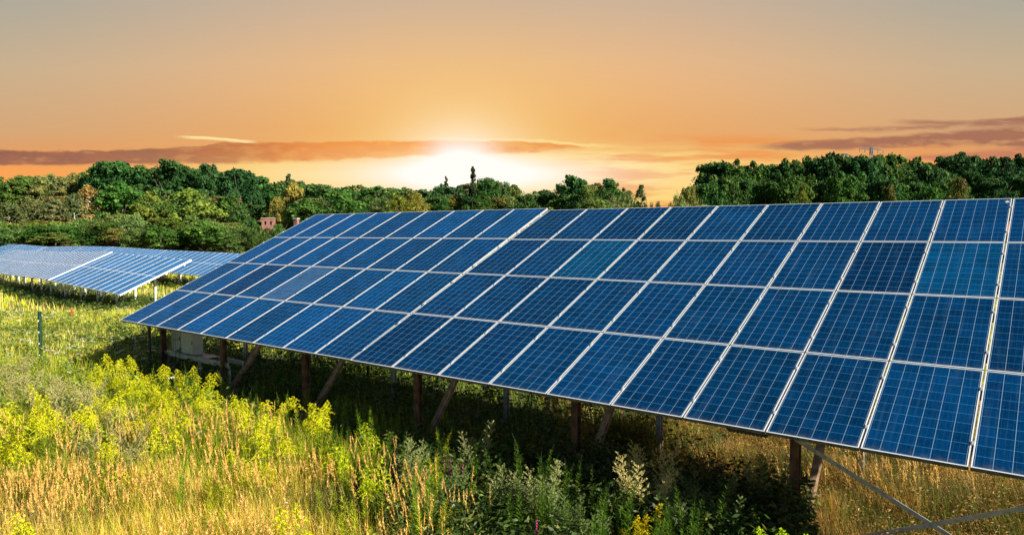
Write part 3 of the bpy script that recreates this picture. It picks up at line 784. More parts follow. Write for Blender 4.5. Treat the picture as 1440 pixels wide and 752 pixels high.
# ------------------------------------------------------------------ pylons behind the right wood
def pylon(px, ytop, depth, yarm, half, label, drop):
    x, y = bearing(px, depth); g = g1(x, y); H = ztop(ytop, depth) - g
    rt = empty('transmission_pylon', (x, y, g), YAW * 0 + math.atan2(RH[1], RH[0]) + .0); tag(rt, label, 'pylon', None)
    b = MB(); wb = 2.6; n = 9; lv = []
    for k in range(n + 1):
        t = k / n; s = wb * (1 - t) ** 1.1 + .35; lv.append((s, H * t))
    for k in range(n):
        (s0, z0), (s1, z1) = lv[k], lv[k + 1]
        c0 = [(-s0, -s0), (s0, -s0), (s0, s0), (-s0, s0)]; c1 = [(-s1, -s1), (s1, -s1), (s1, s1), (-s1, s1)]
        for q in range(4):
            q2 = (q + 1) % 4
            b.bar((*c0[q], z0), (*c1[q], z1), .22, .22); b.bar((*c0[q], z0), (*c1[q2], z1), .12, .12); b.bar((*c0[q2], z0), (*c1[q], z1), .12, .12)
    b.build('lattice_mast', M['pylon'], rt)
    za = ztop(yarm, depth) - g
    for sgn in (-1, 1):
        a = MB(); tip = (sgn * half, 0, za - drop * sgn)
        for yy in (-.4, .4):
            a.bar((0, yy, za + .9), tip, .18, .18).bar((0, yy, za - .2), tip, .22, .22)
        for k in range(1, 6):
            t = k / 6; p0 = Vector((0, 0, za + .9)).lerp(Vector(tip), t); p1 = Vector((0, 0, za - .2)).lerp(Vector(tip), t); a.bar(p0, p1, .1, .1)
        arm = a.build('cross_arm', M['pylon'], rt)
        for t in (.55, .98):
            p = Vector((0, 0, za - .2)).lerp(Vector(tip), t); MB().tube([p, p + Vector((0, 0, -1.5))], .13, 6).build('insulator', M['dark'], arm)
    return x, y, g + H
pylon(1222, 207.5, 330, 211.5, 5.6, 'grey lattice pylon top with drooping cross arms above the right wood', .35)
pylon(1187, 217, 420, 219.5, 5.5, 'fainter pylon cross arm just left of the first, over the right wood', .9)

# ------------------------------------------------------------------ meadow
def blades(n, P, H, W, T, lean, segs=3, bias=(0, 0), curl=1.0):
    """curved tapering blades standing at P (n,3)"""
    an = rng.random(n) * 2 * np.pi; l = lean * (.3 + 1.0 * rng.random(n))
    D = np.stack([np.cos(an) * l + bias[0], np.sin(an) * l + bias[1], np.zeros(n)], 1)
    ww = rng.random(n) * 2 * np.pi; S = np.stack([np.cos(ww), np.sin(ww), np.zeros(n)], 1) * W[:, None] / 2
    rings = np.zeros((n, segs + 1, 2, 3))
    for k in range(segs + 1):
        t = k / segs; c = P + np.array([0, 0, 1]) * (H * t * (1 - .12 * curl * t))[:, None] + D * (H * t ** 1.8)[:, None]
        wk = (1 - t) ** .7 * .92 + .08
        rings[:, k, 0] = c - S * wk; rings[:, k, 1] = c + S * wk
    tip = (rings[:, -1, 0] + rings[:, -1, 1]) / 2
    return rings, tip, D
def pick(cols, n, w=None):
    c = np.array(cols)[rng.choice(len(cols), n, p=w)]
    return c * (.75 + .5 * rng.random((n, 1))) * (1 + .14 * (rng.random((n, 3)) - .5))
def frustum_pts(d0, d1, n, lo=-90, hi=1530, power=1.0):
    d = (d0 ** 2 + (d1 ** 2 - d0 ** 2) * rng.random(n)) ** .5
    px = lo + (hi - lo) * rng.random(n)
    X = CAM[0] + FH[0] * d + RH[0] * d * (px - 720) / FPX; Y = CAM[1] + FH[1] * d + RH[1] * d * (px - 720) / FPX
    return X, Y, d
GOLD, STRAW, PINK_ = (.80, .52, .07), (.84, .62, .18), (.64, .40, .22)
GREEN, LIME, DEEP, BROWN = (.17, .28, .010), (.54, .58, .012), (.045, .10, .018), (.40, .235, .07)

G = Leaves()
def zone_colors(X, Y, d):
    """colour and height of the sward by place"""
    n = len(X); u = vnoise(X, Y, 2.2, 11); v = vnoise(X, Y, .8, 12)
    T = pick([GOLD, STRAW, LIME, GREEN, DEEP], n, [.32, .22, .26, .12, .08])
    g = pick([LIME, GREEN, DEEP], n, [.42, .42, .16]); k = (u > .50) & (d > 8) | (u > .72); T[k] = g[k]
    H = .58 + .34 * u + .16 * rng.random(n)
    # tall weeds farther left before the array
    far = (d > 10.5) & (Y < -.8); g = pick([LIME, GREEN, DEEP, STRAW], n, [.38, .40, .12, .10]); T[far] = g[far]
    # under the array: deep green; dry brown at the near end
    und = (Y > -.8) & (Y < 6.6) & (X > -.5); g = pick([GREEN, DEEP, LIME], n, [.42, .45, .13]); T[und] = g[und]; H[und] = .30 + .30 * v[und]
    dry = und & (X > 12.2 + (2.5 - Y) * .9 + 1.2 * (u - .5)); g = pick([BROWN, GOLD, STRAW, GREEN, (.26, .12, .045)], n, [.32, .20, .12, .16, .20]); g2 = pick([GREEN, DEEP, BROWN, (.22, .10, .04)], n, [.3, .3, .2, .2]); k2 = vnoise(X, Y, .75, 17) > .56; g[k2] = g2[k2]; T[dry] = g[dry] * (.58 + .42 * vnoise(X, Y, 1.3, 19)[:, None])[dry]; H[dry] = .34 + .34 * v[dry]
    fr = (Y > -2.6) & (Y <= -.3) & (X > 10.5 + .8 * u); g = pick([GREEN, DEEP, DEEP, STRAW], n, [.26, .32, .32, .10]); T[fr] = g[fr] * .6; H[fr] = .28 + .34 * v[fr]  # strip before the array: its shade is painted as darker blades
    # open meadow behind
    op = ((X < -.5) & (d > 19)) | (Y > 6.6); g = pick([LIME, GREEN, STRAW, (.46, .47, .10)], n, [.34, .22, .16, .28]); T[op] = g[op]; H[op] = .26 + .26 * u[op]
    return T, H
for d0, d1, n, w, segs, hs in ((3.2, 7.5, 130000, .0055, 3, 1), (7.5, 13, 230000, .007, 3, 1), (13, 21, 130000, .012, 2, 1), (21, 36, 120000, .022, 2, 1), (36, 75, 90000, .06, 1, 1.1)):
    X, Y, d = frustum_pts(d0, d1, int(n * 1.32), -420, 1720)
    dens = vnoise(X, Y, .55, 13) * .6 + vnoise(X, Y, 2.3, 14) * .4
    n = len(X); keep = dens > .19 + rng.random(n) * .52
    keep &= ~((Y > 0) & (Y < 6) & (X > 0) & (X < 12) & (rng.random(n) < .55))
    X, Y, d = X[keep], Y[keep], d[keep]; n = len(X)
    T, H = zone_colors(X, Y, d); H = H * hs * (.55 + .6 * rng.random(n))
    P = np.stack([X, Y, ground(X, Y) - .02], 1)
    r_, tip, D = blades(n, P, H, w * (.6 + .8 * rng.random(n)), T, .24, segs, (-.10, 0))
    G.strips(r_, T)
o = link(bpy.data.objects.new('meadow_grass', G.mesh('meadow_grass', M['grass'])))
tag(o, 'long golden and green meadow grass round the arrays', 'grass', kind='stuff')

# reed grass with feathery beige plumes, thick in the lower left
G = Leaves()
def plumes(X, Y, H, plume, colr, wst=.0042):
    n = len(X); P = np.stack([X, Y, ground(X, Y) - .02], 1)
    T = pick([(.50, .42, .13), (.60, .46, .18), (.34, .36, .07)], n)
    r_, tip, D = blades(n, P, H, np.full(n, wst), T, .16, 4, (-.13, .02), .3)
    G.strips(r_, T)
    up = unit(D * 1.6 + np.array([0, 0, 1.0]))
    m_ = 24
    for k in range(m_):
        t = k / m_; wd = .0048 * math.sin(math.pi * (.12 + .82 * t)) + .0012
        c = tip + up * (plume * (t - .25))[:, None] + rng.normal(size=(n, 3)) * wd * .5
        A_ = unit(up + rng.normal(size=(n, 3)) * .5) * (plume * .10)[:, None]
        B_ = unit(np.cross(A_, rng.normal(size=(n, 3)))) * wd
        G.quads(c, A_, B_, pick(colr, n))
    # two stem leaves
    for q in (.3, .5):
        k_ = rng.random(n) < .8; m2 = k_.sum()
        c0 = P[k_] + (tip[k_] - P[k_]) * q
        Tl = T[k_] * .8; r2, _, _ = blades(m2, c0, H[k_] * .32, np.full(m2, .006), Tl, .7, 2); G.strips(r2, Tl)
def clump_points(n, d0, d1, lo, hi, spread=.22, per=9):
    c = n // per; X, Y, d = frustum_pts(d0, d1, c, lo, hi)
    X = np.repeat(X, per) + rng.normal(size=c * per) * spread; Y = np.repeat(Y, per) + rng.normal(size=c * per) * spread
    return X, Y
for n, d0, d1, lo, hi in ((2200, 4.2, 8.6, -60, 640), (800, 8.0, 11.5, -60, 560), (900, 9, 15, 1080, 1500)):
    X, Y = clump_points(n, d0, d1, lo, hi)
    keep = (vnoise(X, Y, 1.6, 21) > .34) & ((Y < -1.0) | (X > 13)) & (vnoise(X, Y, .5, 22) > .25)
    X, Y = X[keep], Y[keep]; n = len(X)
    hh = (.72 + .34 * rng.random(n)) * (1 if hi < 1000 else .72)
    plumes(X, Y, hh, .13 + .09 * rng.random(n), [(.66, .42, .12), (.74, .53, .16), (.58, .35, .09)])
o = link(bpy.data.objects.new('reed_grass', G.mesh('reed_grass', M['grass'])))
tag(o, 'dry reed grass with feathery beige plumes in the lower left of the meadow', 'grass', kind='stuff')

# broad-leaved undergrowth beneath the array and among the tall weeds
G = Leaves()
def herb(X, Y, H, per, leaf, cols, lo=.1):
    n = len(X); g = ground(X, Y)
    for k in range(per):
        t = lo + (1 - lo) * rng.random(n); an = rng.random(n) * 6.28; r = (.04 + .16 * rng.random(n)) * (1.15 - t * .7)
        c = np.stack([X + np.cos(an) * r, Y + np.sin(an) * r, g + H * t], 1)
        A_ = unit(np.stack([np.cos(an), np.sin(an), rng.normal(size=n) * .5 - .1], 1)); B_ = unit(np.cross(A_, rand_dirs(n)))
        s = (leaf * (.5 + .9 * rng.random(n)))[:, None]
        G.quads(c, A_ * s, B_ * s * .34, pick(cols, n))
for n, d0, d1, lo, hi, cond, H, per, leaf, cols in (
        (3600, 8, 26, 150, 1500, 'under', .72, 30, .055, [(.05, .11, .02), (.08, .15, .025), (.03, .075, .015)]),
        (3400, 6.2, 11, 540, 1150, 'edge', .70, 32, .042, [(.05, .10, .015), (.03, .065, .01), (.11, .14, .025), (.02, .045, .01)]),  # leaf colours darkened to paint in the shade along the array
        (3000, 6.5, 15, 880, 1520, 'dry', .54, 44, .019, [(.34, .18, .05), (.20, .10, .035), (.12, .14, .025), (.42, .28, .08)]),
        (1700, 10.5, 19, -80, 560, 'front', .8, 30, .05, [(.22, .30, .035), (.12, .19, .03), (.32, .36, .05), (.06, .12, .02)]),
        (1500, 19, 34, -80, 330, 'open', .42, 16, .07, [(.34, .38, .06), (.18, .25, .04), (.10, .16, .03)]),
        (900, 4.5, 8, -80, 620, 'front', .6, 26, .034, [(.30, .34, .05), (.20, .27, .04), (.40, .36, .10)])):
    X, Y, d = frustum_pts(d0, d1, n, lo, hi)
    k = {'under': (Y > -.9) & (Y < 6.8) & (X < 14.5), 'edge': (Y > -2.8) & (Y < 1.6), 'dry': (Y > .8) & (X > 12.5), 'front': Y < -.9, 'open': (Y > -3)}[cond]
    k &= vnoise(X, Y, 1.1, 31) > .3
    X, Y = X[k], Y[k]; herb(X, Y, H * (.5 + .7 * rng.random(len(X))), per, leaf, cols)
for pa, pb in ((f1a, f1b), (f1b, f1c), (pts[0], pts[3])):  # dark herbs added as a painted shade strip under the far rows
    n = 900; tt = rng.random(n); dep = rng.random(n) * 4.6 - 1.0
    X = pa.x + (pb.x - pa.x) * tt; Y = pa.y + (pb.y - pa.y) * tt + dep
    herb(X, Y, .50 * (.6 + .7 * rng.random(n)), 14, .075, [(.07, .12, .02), (.04, .08, .015), (.10, .14, .03)])
o = link(bpy.data.objects.new('undergrowth', G.mesh('undergrowth', M['grass'])))
tag(o, 'leafy green and brown undergrowth beneath and beside the arrays', 'undergrowth', kind='stuff')

# white and yellow flower heads scattered over the meadow
G = Leaves()
def heads(X, Y, H, rad, m_, colr):
    n = len(X); g = ground(X, Y)
    P = np.stack([X, Y, g], 1); T = pick([GREEN], n); r_, tip, D = blades(n, P, H, np.full(n, .008 if rad < .06 else .02), T, .1, 2, (0, 0)); G.strips(r_, T)
    for k in range(m_):
        an = rng.random(n) * 6.28; r = rad * rng.random(n) ** .5
        c = tip + np.stack([np.cos(an) * r, np.sin(an) * r, rng.normal(size=n) * rad * .14], 1)
        a_ = rand_dirs(n); a_[:, 2] *= .4; A_ = unit(a_) * rad * .34; B_ = unit(np.cross(A_, np.array([0, 0, 1.0]) + .5 * rand_dirs(n))) * rad * .3
        G.quads(c, A_, B_, pick(colr, n))
X, Y, d = frustum_pts(19, 36, 420, -60, 330); k = (vnoise(X, Y, 3, 41) > .42); heads(X[k], Y[k], .45 + .15 * rng.random(k.sum()), .055, 16, [(.82, .82, .74), (.75, .74, .60)])
X, Y, d = frustum_pts(15, 24, 60, -60, 300); heads(X, Y, .6 + .2 * rng.random(60), .06, 22, [(.82, .82, .76)])
X, Y, d = frustum_pts(4.6, 9, 46, -60, 1000); k = (Y < -1); heads(X[k], Y[k], .6 + .2 * rng.random(k.sum()), .022, 14, [(.8, .8, .74)])
X, Y, d = frustum_pts(17, 30, 160, 760, 1100); heads(X, Y, .5 + .2 * rng.random(160), .09, 16, [(.78, .76, .62)])
o = link(bpy.data.objects.new('wildflowers', G.mesh('wildflowers', M['grass'])))
tag(o, 'small white flower heads scattered through the meadow', 'wildflowers', kind='stuff')

# ---- single plants: each a thing with stems, leaves and flowers
def at_top(px, ytop, h):
    z = -1.6 + h
    for _ in range(6):
        p = onz(px, ytop, z); z = g1(p[0], p[1]) + h
    return p[0], p[1], z - h
def goldenrod(seed, stems, h0):
    global rng
    rs = rng; rng = np.random.default_rng(500 + seed); SS = []; Lf = Leaves(); Fl = Leaves()
    for s in range(stems):
        h = h0 * (.62 + .44 * rng.random()); a0 = rng.random() * 6.28; r0 = .30 * rng.random() ** .5
        b0 = np.array([math.cos(a0) * r0, math.sin(a0) * r0, -.05]); lean = np.array([math.cos(a0), math.sin(a0), 0]) * .10 * rng.random() + np.array([-.05, .0, 0])
        bend = np.array([math.cos(a0 + .6), math.sin(a0 + .6), 0]) * (.05 + .10 * rng.random())
        f = lambda t: b0 + np.array([0, 0, h]) * t + lean * t * h + bend * h * np.maximum(0, t - .75) ** 1.5 * 4
        ts = np.linspace(0, 1, 9); c = np.array([f(t) for t in ts]); S = Leaves()
        for q in (0, 1.57):
            off = np.array([math.cos(q), math.sin(q), 0]) * .0035
            S.strips(np.stack([c - off, c + off], 1)[None], np.array([[.16, .17, .05]]))
        SS.append(S)
        n = int(h / .0075); t = .10 + .82 * rng.random(n); t.sort(); C = np.array([f(x) for x in t]); an = np.arange(n) * 2.4 + rng.random(n)
        ln = .105 * np.sin(np.pi * (.22 + .70 * t)) * (.7 + .5 * rng.random(n)); dr = np.stack([np.cos(an), np.sin(an), .8 - .5 * rng.random(n)], 1)
        A_ = unit(dr) * (ln / 2)[:, None]; B_ = unit(np.cross(A_, [0, 0, 1.0])) * (ln * .085)[:, None]
        k = t[:, None]; T = (np.array([.08, .17, .012]) * (1 - k) + np.array([.40, .50, .012]) * k) * (.75 + .5 * rng.random((n, 1)))
        Lf.quads(C + A_, A_, B_, T)
        nb = rng.integers(15, 24)
        for k in range(nb):
            t0 = .76 + .24 * (k / nb); p0 = f(t0); az = k * 2.4 + rng.random(); l = (.125 * (1.08 - (k / nb)) + .025) * (.7 + .5 * rng.random())
            m_ = int(14 + l * 150); tt = rng.random(m_) ** .7
            dd = np.array([math.cos(az), math.sin(az), 0])
            C = p0 + dd * (l * tt)[:, None] + np.array([0, 0, 1.0]) * (l * (1.15 * tt - 1.1 * tt ** 2.2))[:, None] + rng.normal(size=(m_, 3)) * .0055
            A_ = rand_dirs(m_) * (.006 + .005 * rng.random((m_, 1))); B_ = unit(np.cross(A_, rand_dirs(m_))) * .0048
            kk = rng.random((m_, 1)); T = (np.array([.80, .72, .006]) * kk + np.array([.52, .62, .010]) * (1 - kk)) * (.8 + .35 * rng.random((m_, 1)))
            Fl.quads(C, A_, B_, T)
    rng = rs
    return [q.mesh('stem', M['plant']) for q in SS] + [Lf.mesh('leaves', M['plant']), Fl.mesh('flower_plume', M['plant'])]
GR = [goldenrod(s, n, h) for s, (n, h) in enumerate(((5, 1.15), (7, 1.25), (4, 1.35), (6, 1.05), (8, 1.2), (3, 1.3)))]
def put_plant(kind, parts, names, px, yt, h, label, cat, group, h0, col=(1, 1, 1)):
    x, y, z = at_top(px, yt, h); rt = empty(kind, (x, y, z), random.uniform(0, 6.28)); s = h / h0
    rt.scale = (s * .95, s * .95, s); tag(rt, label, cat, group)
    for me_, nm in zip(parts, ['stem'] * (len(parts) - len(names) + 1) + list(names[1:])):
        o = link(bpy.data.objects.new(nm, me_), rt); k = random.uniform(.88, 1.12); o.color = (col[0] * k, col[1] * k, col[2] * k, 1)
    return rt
GH = [1.15, 1.25, 1.35, 1.05, 1.2, 1.3]
gp = [(148, 498), (165, 508), (182, 495), (200, 520), (128, 512), (172, 530), (150, 545), (130, 555), (112, 560), (190, 550), (215, 515), (232, 508), (252, 515), (246, 535), (222, 545), (205, 560), (268, 530), (290, 520), (312, 545),
      (60, 545), (82, 556), (40, 560), (20, 575), (58, 585), (98, 580), (5, 600), (76, 610), (140, 590), (170, 580), (300, 560), (275, 565), (240, 575), (330, 565), (365, 545), (385, 550), (372, 575), (350, 590), (432, 555), (446, 565), (425, 590),
      (320, 600), (345, 620), (200, 600), (165, 620), (120, 630), (30, 640), (500, 600), (485, 610), (535, 615), (515, 632), (350, 650), (425, 640), (408, 660), (455, 650), (10, 720), (22, 735), (430, 700), (240, 620), (280, 610), (190, 650)]
gp = [q for q in gp if q[1] < 603 or q in ((10, 720), (22, 735), (430, 700), (345, 620), (515, 632))]
for i, (px, yt) in enumerate(gp):
    v = i % 6; h = GH[v] * random.uniform(.9, 1.08)
    dim = (px > 470)
    put_plant('goldenrod_plant', GR[v], ('stem', 'leaves', 'flower_plume'), px + random.uniform(-4, 4), yt + random.uniform(-4, 6), h,
              'tall goldenrod with arching yellow plumes in the left part of the meadow' if not dim else 'green budding goldenrod near the second brown post', 'goldenrod',
              'goldenrod plants in the meadow' if not dim else 'green goldenrod by the posts', GH[v], (1, 1, 1) if not dim else (.75, .9, .8))
tw = []
for i in range(46):
    tw.append((random.uniform(255, 1010), None))
for i, (px, _) in enumerate(tw):
    yt = 505 + (px - 255) * .175 + random.uniform(8, 60) + (10 if px > 700 else 0); v = i % 6
    put_plant('tall_weed', GR[v][:-1], ('stem', 'leaves'), px, yt, GH[v] * random.uniform(.75, 1.0), 'upright leafy weed around the brown posts, shade painted into its dark green', 'weed', 'tall weeds in the shade of the array', GH[v], (.24, .40, .5))  # dark object colour paints shade onto these weeds
for i in range(64):
    px = random.uniform(-10, 640); yt = random.uniform(505, 650) + max(0, (px - 300) * .22); v = i % 6
    put_plant('tall_weed', GR[v][:-1], ('stem', 'leaves'), px, yt, GH[v] * random.uniform(.75, 1.0), 'upright leafy green weed in the sunlit meadow', 'weed', 'tall weeds in the sunlit meadow', GH[v], random.choice([(1.0, 1.0, .8), (.6, .8, .8), (1.3, 1.2, .8), (1.45, 1.3, .8)]))
put_plant('goldenrod_plant', GR[4], ('stem', 'leaves', 'flower_plume'), 900, 704, .85, 'small deep yellow goldenrod tuft at the bottom, below the pale mugwort', 'goldenrod', None, 1.2, (1.15, .95, .8))
put_plant('goldenrod_plant', GR[0], ('stem', 'leaves', 'flower_plume'), 1103, 733, .9, 'bright lime goldenrod tip at the bottom beside the last brown post', 'goldenrod', None, 1.15, (.9, 1.15, 1))

def mugwort(seed, stems, h0, spread):
    global rng
    rs = rng; rng = np.random.default_rng(700 + seed); SS = []; Lf = Leaves(); Fl = Leaves()
    for s in range(stems):
        h = h0 * (.7 + .34 * rng.random()); az = rng.random() * 6.28; sp = spread * rng.random() ** .6
        dirn = np.array([math.cos(az) * sp, math.sin(az) * sp, 0]); f = lambda t: dirn * t * h + np.array([0, 0, h * t * (1 - .10 * sp * t)])
        c = np.array([f(t) for t in np.linspace(0, 1, 8)]); S = Leaves(); SS.append(S)
        for q in (0, 1.57):
            off = np.array([math.cos(q), math.sin(q), 0]) * .004; S.strips(np.stack([c - off, c + off], 1)[None], np.array([[.22, .16, .09]]))
        n = int(h * 70); t = .1 + .7 * rng.random(n); C = np.array([f(x) for x in t]); an = rng.random(n) * 6.28; ln = .07 * (.6 + .7 * rng.random(n))
        A_ = unit(np.stack([np.cos(an), np.sin(an), .4 - .8 * rng.random(n)], 1)) * (ln / 2)[:, None]; B_ = unit(np.cross(A_, rand_dirs(n))) * (ln * .16)[:, None]
        Lf.quads(C + A_ * 1.3, A_, B_, np.array([.12, .18, .055]) * (.6 + .8 * rng.random((n, 1))))
        for k in range(24):
            t0 = .42 + .58 * k / 24; p0 = f(t0); a1 = k * 2.4; l = .22 * (1.15 - t0) + .05; m_ = int(22 + l * 100); tt = rng.random(m_)
            dd = np.array([math.cos(a1) * .75, math.sin(a1) * .75, .62]) + dirn * .4
            C = p0 + dd * (l * tt)[:, None] + rng.normal(size=(m_, 3)) * .006
            A_ = rand_dirs(m_) * .0075; B_ = unit(np.cross(A_, rand_dirs(m_))) * .0055
            Fl.quads(C, A_, B_, np.array([.40, .40, .20]) * (.7 + .5 * rng.random((m_, 1))))
    rng = rs
    return [q.mesh('stem', M['plant']) for q in SS] + [Lf.mesh('leaves', M['plant']), Fl.mesh('seed_spray', M['plant'])]
MG = [mugwort(0, 14, 1.1, .55), mugwort(1, 6, 1.2, .25), mugwort(2, 9, 1.0, .4)]
nm3 = ('stem', 'leaves', 'seed_spray')
put_plant('mugwort_plant', MG[0], nm3, 905, 626, 1.2, 'large mugwort bush right of the third brown post, sunlight painted into its pale colour', 'mugwort', None, 1.1, (1.6, 1.45, 1.2))  # colour raised to paint sunlight onto a bush that stands in shade
put_plant('mugwort_plant', MG[0], nm3, 1080, 640, 1.0, 'dusty green mugwort beside the last brown post', 'mugwort', None, 1.1, (.65, .75, .55))
put_plant('mugwort_plant', MG[2], nm3, 960, 680, .9, 'smaller mugwort between the two large mugwort bushes', 'mugwort', None, 1.0, (.7, .85, .7))
for px, yt, v, lb in ((575, 608, 1, 'thin mugwort leaning at the foot of the second brown post'), (668, 590, 1, 'tall thin mugwort right of the second brown post'), (722, 650, 2, 'cream-tipped mugwort in the middle of the foreground'), (760, 640, 1, 'thin mugwort left of the third brown post')):
    put_plant('mugwort_plant', MG[v], nm3, px, yt, [1.1, 1.2, 1.0][v], lb, 'mugwort', None, [1.1, 1.2, 1.0][v], (.9, 1, .8))
for i, (px, yt) in enumerate(((12, 500), (24, 496), (36, 512), (74, 536), (92, 528), (8, 520), (110, 534), (30, 536), (165, 560), (160, 600), (120, 585), (82, 520), (95, 545))):
    put_plant('mugwort_plant', MG[i % 3], nm3, px, yt, 1.1, 'pale feathery mugwort among the tall weeds left of the goldenrod', 'mugwort', 'mugwort by the green fence post', [1.1, 1.2, 1.0][i % 3], (1.2, 1.15, .95))
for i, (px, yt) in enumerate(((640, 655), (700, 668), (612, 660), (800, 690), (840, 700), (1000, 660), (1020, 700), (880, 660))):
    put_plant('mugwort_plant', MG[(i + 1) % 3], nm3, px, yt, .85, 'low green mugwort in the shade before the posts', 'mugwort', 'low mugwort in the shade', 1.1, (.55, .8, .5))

def loosestrife(seed):
    global rng
    rs = rng; rng = np.random.default_rng(800 + seed); S = Leaves(); Fl = Leaves(); Lf = Leaves()
    for s in range(1):
        h = .95 * (.85 + .2 * rng.random()); b0 = rng.normal(size=3) * .05; b0[2] = 0; c = np.array([b0 + np.array([0, 0, h * t]) for t in np.linspace(0, 1, 6)])
        off = np.array([.003, 0, 0]); S.strips(np.stack([c - off, c + off], 1)[None], np.array([[.2, .12, .08]]))
        n = 50; t = .15 + .5 * rng.random(n); an = rng.random(n) * 6.28; A_ = np.stack([np.cos(an), np.sin(an), np.full(n, .3)], 1) * .03; B_ = unit(np.cross(A_, [0, 0, 1.0])) * .007
        Lf.quads(b0 + np.stack([0 * t, 0 * t, h * t], 1) + A_, A_, B_, np.array([.09, .15, .03]) * (.7 + .6 * rng.random((n, 1))))
        n = 170; t = .68 + .32 * rng.random(n); C = b0 + np.stack([0 * t, 0 * t, h * t], 1) + rng.normal(size=(n, 3)) * (.011 * (1.3 - t))[:, None]
        A_ = rand_dirs(n) * .008; B_ = unit(np.cross(A_, rand_dirs(n))) * .006; Fl.quads(C, A_, B_, np.array([.52, .07, .30]) * (.7 + .6 * rng.random((n, 1))))
    rng = rs
    return [S.mesh('stem', M['plant']), Lf.mesh('leaves', M['plant']), Fl.mesh('flower_spike', M['plant'])]
LS = loosestrife(0)
for px, yt, lb in ((633, 632, 'second purple loosestrife spike, close right of the tallest one'), (643, 636, 'third purple loosestrife spike from the second brown post'), (626, 626, 'purple loosestrife with the tallest spike, right of the second brown post'), (651, 640, 'short purple loosestrife right of the tallest one'), (753, 715, 'small magenta flower spike low in the middle foreground')):
    put_plant('loosestrife_plant', LS, ('stem', 'leaves', 'flower_spike'), px, yt, .95, lb, 'loosestrife', None, 1.0)
dk = mugwort(9, 5, .9, .15)
put_plant('dock_plant', dk, nm3, 799, 652, .6, 'rust red dock seed stalk left of the third brown post', 'dock', None, .9, (1.1, .42, .25))
put_plant('dock_plant', dk, nm3, 101, 431, .7, 'reddish brown dock clump in the open meadow', 'dock', None, .9, (1.9, .7, .5))

# ------------------------------------------------------------------ light and sky
SUN_E, SUN_A = R_(27), R_(11)                     # elevation; azimuth measured from +x towards +y
sd = Vector((math.cos(SUN_E) * math.cos(SUN_A), math.cos(SUN_E) * math.sin(SUN_A), math.sin(SUN_E)))
ld = bpy.data.lights.new('sun', 'SUN'); ld.energy = 5.0; ld.angle = R_(.55); ld.color = (1.0, .90, .72)
lo = bpy.data.objects.new('sun', ld); COL.objects.link(lo); lo.rotation_euler = sd.to_track_quat('Z', 'Y').to_euler(); lo.location = (0, 0, 40)

w = bpy.data.worlds.new('World'); sc.world = w; w.use_nodes = True
t = NT(w.node_tree); bg = w.node_tree.nodes['Background']; out = w.node_tree.nodes['World Output']
sky = t.n('ShaderNodeTexSky'); sky.sky_type = 'NISHITA'; sky.sun_disc = False
sky.sun_elevation = SUN_E; sky.sun_rotation = math.pi / 2 - SUN_A; sky.air_density = 1.0; sky.dust_density = .6
t.put(bg.inputs[0], sky.outputs[0]); bg.inputs[1].default_value = .033
tc = t.n('ShaderNodeTexCoord'); gen = tc.outputs['Generated']
def dot(v):
    nd = t.n('ShaderNodeVectorMath', operation='DOT_PRODUCT'); t.put(nd.inputs[0], gen); nd.inputs[1].default_value = tuple(v); return nd.outputs['Value']
dF, dR, dZ = dot(FH), dot(RH), dot((0, 0, 1))
# bearing and height of the direction, in units of 1/982 of the distance to the horizon ahead (982 = 45 degrees)
dFc = t.m('MAXIMUM', dF, .18)
Pn = t.m('MULTIPLY', t.m('DIVIDE', dR, dFc), FPX); Hn = t.m('MULTIPLY', t.m('DIVIDE', dZ, dFc), FPX)
# stretched noise along the horizon
cb = t.n('ShaderNodeCombineXYZ'); t.put(cb.inputs[0], t.m('MULTIPLY', Pn, .0050)); t.put(cb.inputs[1], t.m('MULTIPLY', Hn, .045))
n1 = t.n('ShaderNodeTexNoise'); n1.inputs['Scale'].default_value = 1.0; n1.inputs['Detail'].default_value = 7; n1.inputs['Roughness'].default_value = .58; t.put(n1.inputs['Vector'], cb.outputs[0])
cb2 = t.n('ShaderNodeCombineXYZ'); t.put(cb2.inputs[0], t.m('MULTIPLY', Pn, .034)); t.put(cb2.inputs[1], t.m('MULTIPLY', Hn, .09))
n2 = t.n('ShaderNodeTexNoise'); n2.inputs['Scale'].default_value = 1.0; n2.inputs['Detail'].default_value = 6; t.put(n2.inputs['Vector'], cb2.outputs[0])
N1 = t.m('SUBTRACT', n1.outputs[0], .5); N2 = t.m('SUBTRACT', n2.outputs[0], .5)
grad = t.cramp(t.m('DIVIDE', Hn, 400.0, clamp=True), [
    (0.0, lin(248, 190, 120)), (.15, lin(248, 184, 108)), (.27, lin(240, 168, 96)), (.375, lin(236, 172, 108)), (.50, lin(236, 181, 126)), (.60, lin(231, 184, 138)), (.80, lin(206, 179, 153)), (1.0, lin(184, 174, 160))])
# towards both sides the sky is greyer and a little duller above, more rose below
side = t.ramp(t.m('ABSOLUTE', t.m('ADD', Pn, 20.0)), 120, 760)
sidec = t.cramp(t.m('DIVIDE', Hn, 400.0, clamp=True), [(0.0, lin(246, 168, 104)), (.22, lin(250, 164, 86)), (.30, lin(224, 160, 104)), (.36, lin(214, 168, 121)), (.575, lin(202, 177, 143)), (.78, lin(178, 171, 154)), (1.0, lin(160, 160, 156))])
col = t.mix(side, grad, sidec)
# sun glow
gx_ = t.m('DIVIDE', t.m('ADD', Pn, 72.0), 1.35); gy_ = t.m('SUBTRACT', Hn, 98.0)
rr = t.m('SQRT', t.m('ADD', t.m('MULTIPLY', gx_, gx_), t.m('MULTIPLY', gy_, gy_)))
halo = t.m('POWER', 2.718, t.m('MULTIPLY', t.m('POWER', t.m('DIVIDE', rr, 112.0), 1.5), -1.0))
col = t.mix(t.m('MULTIPLY', halo, .95, clamp=True), col, lin(255, 212, 112))
